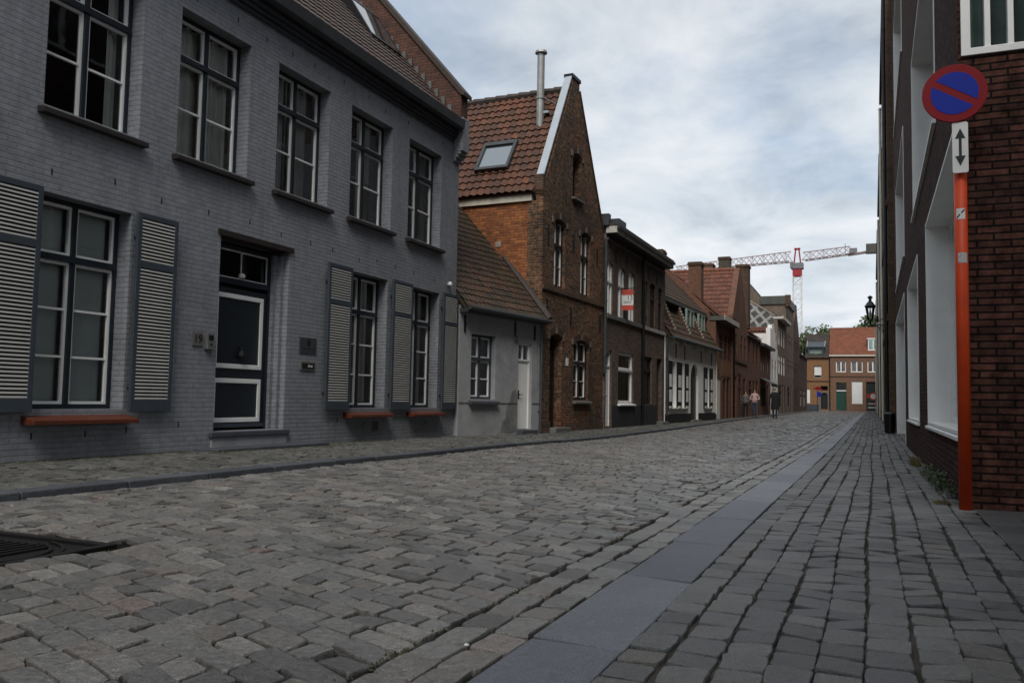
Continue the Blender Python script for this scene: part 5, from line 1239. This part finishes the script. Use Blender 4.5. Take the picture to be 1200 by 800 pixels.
def wrap(z0, z1, a0, a1, mat, name, r=.0482, n=8):
    m = M(); vs = []
    for i in range(n + 1):
        a = a0 + (a1 - a0) * i / n; vs += [(r * math.cos(a), r * math.sin(a), z0), (r * math.cos(a), r * math.sin(a), z1), ((r - .0009) * math.cos(a), (r - .0009) * math.sin(a), z0), ((r - .0009) * math.cos(a), (r - .0009) * math.sin(a), z1)]
    fs = []
    for i in range(n): b = 4 * i; fs += [(b, b + 4, b + 5, b + 1), (b + 2, b + 3, b + 7, b + 6)]
    m.add(vs, fs); return m.obj(name, mat, t)
s1 = wrap(2.275, 2.36, R(-135), R(-55), 'sign_white', 'sticker')
m = M()                                             # dark diagonal strokes on the sticker
for sgn, mt in ((1, 0), (-1, 1)):
    vs = []; fs = []
    for i in range(9):
        a = R(-130) + R(70) * i / 8; z = 2.317 + sgn * (i / 8 - .5) * .066; r = .0487 + .0002 * mt
        vs += [(r * math.cos(a), r * math.sin(a), z - .008), (r * math.cos(a), r * math.sin(a), z + .008)]
    for i in range(8): b = 2 * i; fs.append((b, b + 2, b + 3, b + 1))
    m.add(vs, fs, mt)
q = m.obj('cross', ['navy', 'sign_white'], s1, recalc=False)
wrap(1.93, 2.01, R(-125), R(-40), 'sticker_grey', 'sticker')

# wall lantern
t = thing('street_lamp', 'black wall lantern with clear glass on an iron bracket', 'street lamp', (-.06, 31.6, 3.56))
m = M(); m.tube((.0, 0, .0), (.77, 0, .0), .03); m.tube((.77, 0, .5), (.77, 0, -.5), .045); m.tube((.1, 0, .02), (.74, 0, .42), .02); m.tube((.2, 0, -.02), (.74, 0, -.36), .02)
for i in range(12):
    a0, a1 = R(30 * i), R(30 * i + 30); m.tube((.52 + .16 * math.cos(a0), 0, -.2 + .12 * math.sin(a0)), (.52 + .16 * math.cos(a1), 0, -.2 + .12 * math.sin(a1)), .014, n=6)
m.box(.74, .769, -.12, .12, -.55, .1); m.tube((0, 0, 0), (0, 0, .16), .035); m.tube((.3, 0, .16), (.3, 0, .42), .07, .04); m.obj('bracket', 'iron', t)
m = M(); m.lathe([(.05, .16), (.09, .2), (.11, .24)], n=6)
for i in range(6):
    a = R(60 * i); m.tube((.11 * math.cos(a), .11 * math.sin(a), .24), (.20 * math.cos(a), .20 * math.sin(a), .82), .013, n=6)
m.lathe([(.2, .80), (.24, .84), (.24, .88), (.12, 1.06), (.07, 1.1), (.06, 1.22), (.11, 1.24), (.11, 1.30), (.04, 1.36)], n=6); ln = m.obj('lantern', 'iron', t)
m = M(); m.lathe([(.10, .245), (.185, .80)], n=6); m.obj('lantern_glass', 'lamp_glass', ln)
m = M(); m.lathe([(.01, .4), (.05, .46), (.06, .55), (.03, .66), (.02, .79)], n=10); m.obj('bulb', 'sign_white', ln)

t.scale = (.745, .745, .745)

# estate board on the dark brick house
t = thing('house_sign', 'red and white board hung from the dark brick house beside its upper windows', 'sign', (-7.165, 25.65, 3.62))
m = M(); m.box(.0, .36, -.012, .012, .0, .64); b = m.obj('board', 'sign_white', t)
m = M(); m.box(.0, .36, -.0145, .0145, .47, .642); m.obj('red_band', 'estate_red', b); m = M(); m.box(.0, .36, -.0145, .0145, -.002, .155); m.obj('red_band', 'estate_red', b)
text('number', '13', .2, 'maroon', b, (.25, -.014, .38)); text('number', '13', .2, 'maroon', b, (.25, .014, .38), math.pi)
m = M()
for z, x0, x1 in ((.26, .04, .32), (.215, .05, .3)): m.box(x0, x1, -.0135, .0135, z, z + .018)
m.obj('print_line', 'crane_grey', b)
m = M(); m.box(-.03, .4, -.008, .008, .66, .69); m.tube((.1, 0, .69), (.1, 0, .63), .008); m.tube((.3, 0, .69), (.3, 0, .63), .008); m.obj('bracket', 'iron', t)

# far road signs
t = thing('road_sign', 'blue square sign on grey post by the apricot house', 'road sign', (-5.2, 92., float(gz(92))))
m = M(); m.tube((0, 0, 0), (0, 0, 2.5), .04); m.obj('post', 'zinc', t)
m = M(); m.box(-.04, .34, -.06, -.041, 1.55, 2.05); m.obj('sign_plate', 'sign_blue', t)
m = M(); m.plate([(-.5, 2.32), (.62, 2.2), (.1, 2.62)], (), -.06, -.041); m.obj('warning_plate', 'sign_red', t)
t = thing('road_barrier', 'round red and white no entry sign on a works barrier', 'road sign', (-.05, 91., float(gz(91))))
m = M(); 
for x in (-.28, .28): m.box(x - .025, x + .025, -.025, .025, .03, 1.3); m.box(x - .04, x + .04, -.35, .35, .0, .04)
m.obj('stand', 'zinc', t)
m = M(); m.box(-.42, .42, -.05, -.028, .85, 1.0); m.box(-.42, .42, -.05, -.028, .5, .62); r = m.obj('rail', 'sign_white', t)
m = M()
for i in range(4): m.box(-.40 + i * .21, -.30 + i * .21, -.056, -.0502, .855, .995)
m.obj('red_stripe', 'bright_red', r)
m = M(); disc(m, (.08, 1.66), .38, -.06, -.04); d = m.obj('sign_disc', 'bright_red', t); m = M(); disc(m, (.08, 1.66), .26, -.064, -.0602); m.obj('white_field', 'sign_white', d)
m = M(); m.plate([(-.5, 1.5), (-.3, 1.5), (-.3, 1.95), (-.5, 1.95)], (), -.03, -.012); m.obj('side_board', 'bright_red', t)
t = thing('litter_bin', 'dark bin standing against the right hand wall beside the white entrance', 'bin', (.48, 29.6, float(gz(29.6))))
m = M(); m.lathe([(.13, 0), (.15, .03), (.17, .55), (.18, .56), (.18, .6), (.16, .61)], n=14); m.obj('body', 'iron', t); m = M(); m.lathe([(.16, .611), (.15, .64), (.05, .66)], n=14); m.obj('lid', 'zinc', t)

# tower crane far behind
t = thing('tower_crane', 'white lattice tower crane with red slewing ring above the far roofs', 'crane', (-20.0, 260., 0), 0)
def lattice(m, p0, p1, w0, w1, nseg, r, tri=False):
    a, b = Vector(p0), Vector(p1); d = (b - a).normalized(); side = Vector((0, 0, 1)) if abs(d.z) < .7 else Vector((1, 0, 0)); s = d.cross(side).normalized(); v = s.cross(d).normalized()
    if v.z < 0: v = -v
    off = [(-.5, 0), (.5, 0), (0, 1)] if tri else [(-.5, -.5), (.5, -.5), (.5, .5), (-.5, .5)]
    pt = lambda i, k: a + (b - a) * (i / nseg) + (s * off[k][0] + v * off[k][1]) * (w0 + (w1 - w0) * i / nseg)
    K = len(off)
    for k in range(K): m.tube(tuple(pt(0, k)), tuple(pt(nseg, k)), r, n=5)
    for i in range(nseg):
        for k in range(K):
            j = (k + 1) % K
            m.tube(tuple(pt(i, k)), tuple(pt(i + 1, j)), r * .7, n=4, caps=False)
            if i % 2 == 0: m.tube(tuple(pt(i + 1, j)), tuple(pt(i + 1, k)), r * .6, n=4, caps=False)
m = M(); lattice(m, (0, 0, -.5), (0, 0, 38.0), 2.3, 2.3, 18, .16); m.obj('mast', 'crane_white', t)
m = M(); m.box(-1.25, 1.25, -1.25, 1.25, 38.05, 40.2); m.obj('slewing_ring', 'crane_red', t)
m = M(); m.box(-1.7, 1.7, -1.5, 1.5, 40.25, 41.9); m.box(-1.9, -1.2, -1.9, -1.5, 40.4, 42.2); m.obj('turntable', 'crane_grey', t)
m = M()
for sx in (-.9, .9): m.tube((sx, 0, 41.9), (sx * .5, 0, 46.2), .22, n=6); m.tube((sx * .5 - .4, 0, 46.2), (sx * .5 + .4, 0, 46.2), .3, n=6)
m.tube((-.5, 0, 46), (.5, 0, 46), .2, n=6); m.obj('tower_head', 'crane_red', t)
m = M(); lattice(m, (-1.8, .5, 42.6), (-38., 11., 42.6), 3.0, 1.7, 22, .15, True); m.obj('jib', 'crane_jib', t)
m = M(); lattice(m, (1.8, -.5, 42.6), (14.5, -4.6, 43.2), 2.4, 2.2, 7, .15, True); m.tube((14, -4.5, 43), (22., -7.2, 43.5), .4, n=6); m.obj('counter_jib', 'crane_jib', t)
m = M(); m.box(18.6, 21.8, -8.0, -6.0, 42.7, 45.3); m.obj('counterweight', 'concrete_dark', t)
m = M(); m.box(14.3, 16.3, -5.6, -4.2, 43.3, 44.7); m.tube((13.2, -4.4, 43.3), (13.2, -4.4, 46.3), .08); m.obj('winch', 'crane_grey', t)
m = M(); m.box(-37, -35.2, 10.2, 11.4, 41.7, 42.3); m.obj('trolley', 'crane_grey', t)

# ------------------------------------------------------------------ trees behind the end houses
def tree(label, x, y, z0, h, w, seed, n=1500):
    t = thing('tree', label, 'tree', (x, y, z0), 0, 'trees behind the end houses'); r = random.Random(seed)
    m = M(); tips = []
    m.tube((0, 0, 0), (.1, 0, h * .5), .26, .16, 8)
    for i in range(9):
        a = r.uniform(0, 6.28); z = h * r.uniform(.35, .5); p = (w * .36 * math.cos(a) * r.uniform(.5, 1), w * .36 * math.sin(a) * r.uniform(.5, 1), h * r.uniform(.6, .92)); m.tube((.08, 0, z), p, .09, .03, 6); tips.append(Vector(p))
    m.obj('trunk', 'bark', t)
    c = M(); blobs = [(p + Vector((r.gauss(0, .5), r.gauss(0, .5), r.gauss(0, .4))), w * r.uniform(.13, .25)) for p in tips for _ in range(2)]
    for i in range(n):
        b, s = r.choice(blobs); d = Vector((r.gauss(0, 1), r.gauss(0, 1), r.gauss(0, 1))).normalized() * s * r.uniform(.45, 1.12); p = b + d
        e = Vector((r.gauss(0, 1), r.gauss(0, 1), r.gauss(0, .6))).normalized(); f = e.orthogonal().normalized() * r.uniform(.09, .2); e *= r.uniform(.16, .34)
        c.add([p - e, p + f, p + e, p - f], [(0, 1, 2, 3)], 0, min(1, max(0, r.gauss(.5, .3))))
    c.obj('crown', 'leaf', t, recalc=False)
tree('bushy green tree over the slate roof of the apricot house', -9.0, 124, -.5, 12.6, 5., 1)
tree('pale green tree left of the orange roof', -6.4, 127, -.5, 12.4, 4.4, 2)
tree('dark small tree touching the left edge of the orange roof', -4.6, 125, -.5, 12.4, 3.2, 3, 900)
tree('dark tree rising above the middle of the orange roof', -1.2, 128, -.5, 13.8, 4.6, 4)
tree('dark tree above the orange roof beside the wall lantern', 1.4, 126, -.5, 14., 4.6, 5)

# ------------------------------------------------------------------ weeds and moss along the walls
def weed(label, x, y, s, seed, mat='weed', n=46, grass=False):
    r = random.Random(seed); z0 = float(gz(y)) - .01
    t = thing('weed', label, 'plant', (x, y, z0), 0, 'weeds along the foot of the red brick wall'); m = M(); st = M()
    for i in range(n):
        bx, by = r.gauss(0, .05), r.gauss(0, s * .9)
        bx = max(-.1, min(.035, bx)); a = r.uniform(0, 6.28); hgt = s * r.uniform(.4, 1.); lean = s * r.uniform(.1, .45)
        tip = Vector((bx + lean * math.cos(a) * .6 - .02, by + lean * math.sin(a), hgt)); tip.x = min(tip.x, .04)
        b = Vector((bx, by, 0))
        if grass:
            q = Vector((math.sin(a), math.cos(a), 0)) * .004; md = (b + tip) / 2 + Vector((0, 0, hgt * .12)); m.add([b - q, b + q, md + q, md - q, tip], [(0, 1, 2, 3), (3, 2, 4)], 0, r.random()); continue
        st.tube(tuple(b), tuple(tip), .003, .0015, 4, caps=False)
        for k in range(3):
            p = b + (tip - b) * (.4 + .3 * k); e = Vector((r.gauss(-.3, 1), r.gauss(0, 1), r.gauss(.25, .4))).normalized() * s * r.uniform(.10, .2); f = e.orthogonal().normalized() * e.length * .38
            if p.x + e.x > .05: e.x = -abs(e.x)
            m.add([p, p + e * .5 + f, p + e, p + e * .5 - f], [(0, 1, 2, 3)], 0, min(1, max(0, r.gauss(.45, .3))))
    if grass: m.obj('blades', mat, t, recalc=False)
    else: m.obj('leaves', mat, t, recalc=False); st.obj('stems', mat, t)
weed('leafy dark weed at the wall just behind the orange pole', .63, 8.75, .17, 1)
weed('tallest leafy weed clump under the first white window', .63, 9.5, .19, 2, n=60)
weed('broad leafy weed clump in the middle of the wall foot row', .62, 10.4, .17, 3, n=50)
weed('small leafy weed beside the dry grass', .62, 11.3, .16, 4)
weed('dry yellow grass tuft at the far end of the weed row', .58, 13.4, .16, 5, 'dry', 260, True)
weed('sparse yellowing grass at the base of the orange pole', .55, 8.0, .05, 6, 'dry', 120, True)
def moss_strip():
    m = M(); r = random.Random(8)
    for i in range(2600):
        y = r.uniform(3.5, 13.8); d = abs(r.gauss(0, .06)); x = -8.145 + .01 + d
        if 8.6 < y < 11.2: x += .40
        if y > 9.2 and r.random() < .6: continue
        z = .05 + float(gz(y)); s = r.uniform(.008, .026); h = r.uniform(.004, .02) * max(.2, 1 - d * 4)
        a = r.uniform(0, 6.28); c, sn = math.cos(a) * s, math.sin(a) * s
        m.add([(x + c, y + sn, z - .004), (x - sn, y + c, z - .004), (x - c, y - sn, z - .004), (x + sn, y - c, z - .004), (x, y, z + h)], [(0, 1, 4), (1, 2, 4), (2, 3, 4), (3, 0, 4)], 0, r.random())
    o = m.obj('moss', 'moss_leaf', recalc=False); struct(o, 'stuff')
    o['label'] = 'green moss along the foot of the grey house wall'; o['category'] = 'moss'
def joint_tufts():
    m = M(); r = random.Random(18)
    for cx, cy, n in ((-3.55, 3.2, 60), (-3.3, 5.6, 40), (-2.6, 4.3, 30), (-1.39, 2.4, 50), (-1.39, 3.3, 40), (-1.39, 5., 60), (-3.0, 2.5, 24), (-2.2, 3.1, 20)):
        for i in range(n):
            x = cx + r.gauss(0, .012); y = cy + r.gauss(0, .14); s = r.uniform(.004, .011); h = r.uniform(.004, .014); z = float(gz(y)) - .008
            a = r.uniform(0, 6.28); c, sn = math.cos(a) * s, math.sin(a) * s
            m.add([(x + c, y + sn, z), (x - sn, y + c, z), (x - c, y - sn, z), (x + sn, y - c, z), (x, y, z + h)], [(0, 1, 4), (1, 2, 4), (2, 3, 4), (3, 0, 4)], 0, r.random())
    o = m.obj('joint_moss', 'moss_leaf', recalc=False); struct(o, 'stuff'); o['label'] = 'moss specks in the joints of the cobbled road'; o['category'] = 'moss'
moss_strip(); joint_tufts()
m = M(); m.add([(-.008, -.005, 0), (.007, -.007, 0), (.009, .005, 0), (-.005, .006, 0), (-.004, -.003, .006), (.004, -.002, .007), (.004, .003, .005)], [(0, 1, 5, 4), (1, 2, 6, 5), (2, 3, 6), (3, 0, 4, 6), (4, 5, 6), (3, 2, 1, 0)])
o = m.obj('pebble', 'sign_white'); o.location = (-1.225, 2.56, .001); tag(o, 'small white pebble on the edging stones beside the blue strip', 'pebble')

# ------------------------------------------------------------------ people
def person(label, loc, rz, h, joints, radii, edges, cloth, hair, hair_long=False, root=0):
    """one skinned body; clothing zones are materials of the same surface"""
    me = bpy.data.meshes.new('body'); k = h / 1.75
    me.from_pydata([Vector(j) * k for j in joints], edges, []); o = bpy.data.objects.new('body', me); COL.objects.link(o)
    sk = o.modifiers.new('skin', 'SKIN'); me.skin_vertices or bpy.context.view_layer.update()
    for i, r in enumerate(radii): me.skin_vertices[0].data[i].radius = (r * k if not isinstance(r, tuple) else r[0] * k, r * k if not isinstance(r, tuple) else r[1] * k)
    me.skin_vertices[0].data[root].use_root = True
    sb = o.modifiers.new('sub', 'SUBSURF'); sb.levels = 2; sb.render_levels = 2
    bpy.context.view_layer.update(); dg = bpy.context.evaluated_depsgraph_get(); n = bpy.data.meshes.new_from_object(o.evaluated_get(dg)); bpy.data.objects.remove(o)
    n.materials.clear()
    for c in ('skin', cloth[0], cloth[1], 'black_paint'): n.materials.append(MT[c])
    for p in n.polygons:
        c = p.center / k; z = c.z; i = 0
        arm = abs(c.x) > .2 or c.y < -.19
        if z < .08: i = 3
        elif z < .93 and not (arm and z > .7): i = 2
        elif z < 1.49 and not (arm and cloth[2] and (c - Vector(cloth[2])).length < .12): i = 1
        p.material_index = i; p.use_smooth = True
    t = thing('person', label, 'person', loc, rz); b = bpy.data.objects.new('body', n); COL.objects.link(b); b.parent = t
    m = M(); cz = 1.655 * k; vs = []; fs = []
    for a in range(7):
        for q in range(12):
            th = R(100) * a / 6 if not hair_long else R(140) * a / 6; ph = 2 * math.pi * q / 12; fr = math.sin(ph) < -.35
            tt = min(th, R(62)) if fr else th
            vs.append((.088 * k * math.sin(tt) * math.cos(ph), .102 * k * math.sin(tt) * math.sin(ph) + .012 * k, cz + .118 * k * math.cos(tt)))
    for a in range(6):
        for q in range(12): fs.append((a * 12 + q, a * 12 + (q + 1) % 12, (a + 1) * 12 + (q + 1) % 12, (a + 1) * 12 + q))
    m.add(vs, fs); ho = m.obj('hair', hair, t, smooth=True)
    so = ho.modifiers.new('s', 'SOLIDIFY'); so.thickness = .012 * k
    f = M()
    for x in (-.032, .032): f.lathe([(.0, -.007), (.009, 0), (.0, .007)], (x * k, -.088 * k, cz + .01 * k), 8)
    f.box(-.022 * k, .022 * k, -.092 * k, -.083 * k, cz - .062 * k, cz - .054 * k); f.obj('face', 'hair_dark', t)
    return t
def pose(arms, step=.0, turn=0.):
    J = [(0, 0, .95), (0, -.01, 1.12), (0, 0, 1.32), (0, .01, 1.45), (0, -.005, 1.53), (0, -.012, 1.62), (0, -.01, 1.70)]
    Rr = [(.15, .11), (.135, .10), (.165, .11), (.105, .085), (.055, .057), (.078, .09), (.07, .085)]
    E = [(0, 1), (1, 2), (2, 3), (3, 4), (4, 5), (5, 6)]
    J += [(0, -.108, 1.615)]; Rr += [.016]; E += [(5, 7)]                       # nose
    for s in (-1, 1):
        b = len(J); d = step * s
        J += [(s * .095, 0, .88), (s * .10, -.02 - d * .5, .50), (s * .10, .03 - d + (.05 if d < 0 else 0), .10), (s * .105, .0 - d, .045), (s * .115, -.13 - d, .03)]
        Rr += [.092, .062, .042, .045, .036]; E += [(0, b), (b, b + 1), (b + 1, b + 2), (b + 2, b + 3), (b + 3, b + 4)]
        b = len(J); sh = (s * .165, .0, 1.395); el, wr, hd = [(s * p[0], p[1], p[2]) for p in arms]
        J += [sh, el, wr, hd]; Rr += [.068, .05, .036, .038]; E += [(3, b), (b, b + 1), (b + 1, b + 2), (b + 2, b + 3)]
        W = Vector(hd); D = (W - Vector(wr)).normalized(); S = D.orthogonal().normalized()
        for q in range(4):
            c = len(J); o_ = S * ((q - 1.5) * .018); J += [tuple(W + o_ + D * .055), tuple(W + o_ + D * (.085 if q in (1, 2) else .075) + Vector((0, -.012, 0)))]; Rr += [.010, .008]; E += [(b + 3, c), (c, c + 1)]
        c = len(J); J += [tuple(W + Vector((-s * .03, -.03, -.01)))]; Rr += [.011]; E += [(b + 2, c)]
    return J, Rr, E
J, Rr, E_ = pose([(.24, .03, 1.15), (.15, -.19, 1.08), (.05, -.22, 1.10)], .06)
person('person in a grey top and black trousers on the pavement edge', (-6.35, 47.6, float(gz(47.6)) + .02), R(8), 1.46, J, Rr, E_, ('cloth_grey', 'cloth_black', None), 'hair_dark', True)
J, Rr, E_ = pose([(.27, .03, 1.16), (.17, -.2, 1.12), (.05, -.24, 1.13)], .05)
person('person in a pale pink top and dark jeans with arms folded in front', (-6.0, 48.6, float(gz(48.6))), R(4), 1.60, J, Rr, E_, ('cloth_pink', 'denim', None), 'hair_dark', True)
J, Rr, E_ = pose([(.27, .04, 1.13), (.29, -.02, .88), (.285, -.05, .80)], .14)
PERSON3 = person('person in long black coat with grey hair walking along the street', (-5.12, 50.4, float(gz(50.4))), R(178), 1.74, J, Rr, E_, ('cloth_black', 'cloth_black', None), 'hair_grey')

def coat(t, h):
    k = h / 1.75; m = M(); prof = [(.16, .115, 1.42), (.205, .13, 1.34), (.20, .135, 1.1), (.205, .14, .9), (.225, .15, .6), (.23, .155, .48)]; n = 20; vs = []; fs = []
    for a, b, z in prof: vs += [(a * k * math.cos(2 * math.pi * i / n), b * k * math.sin(2 * math.pi * i / n), z * k) for i in range(n)]
    for q in range(len(prof) - 1):
        for i in range(n): j = (i + 1) % n; fs.append((q * n + i, q * n + j, (q + 1) * n + j, (q + 1) * n + i))
    fs.append(tuple(range(n))); m.add(vs, fs); m.obj('coat', 'cloth_black', t, smooth=True)
coat(PERSON3, 1.74)
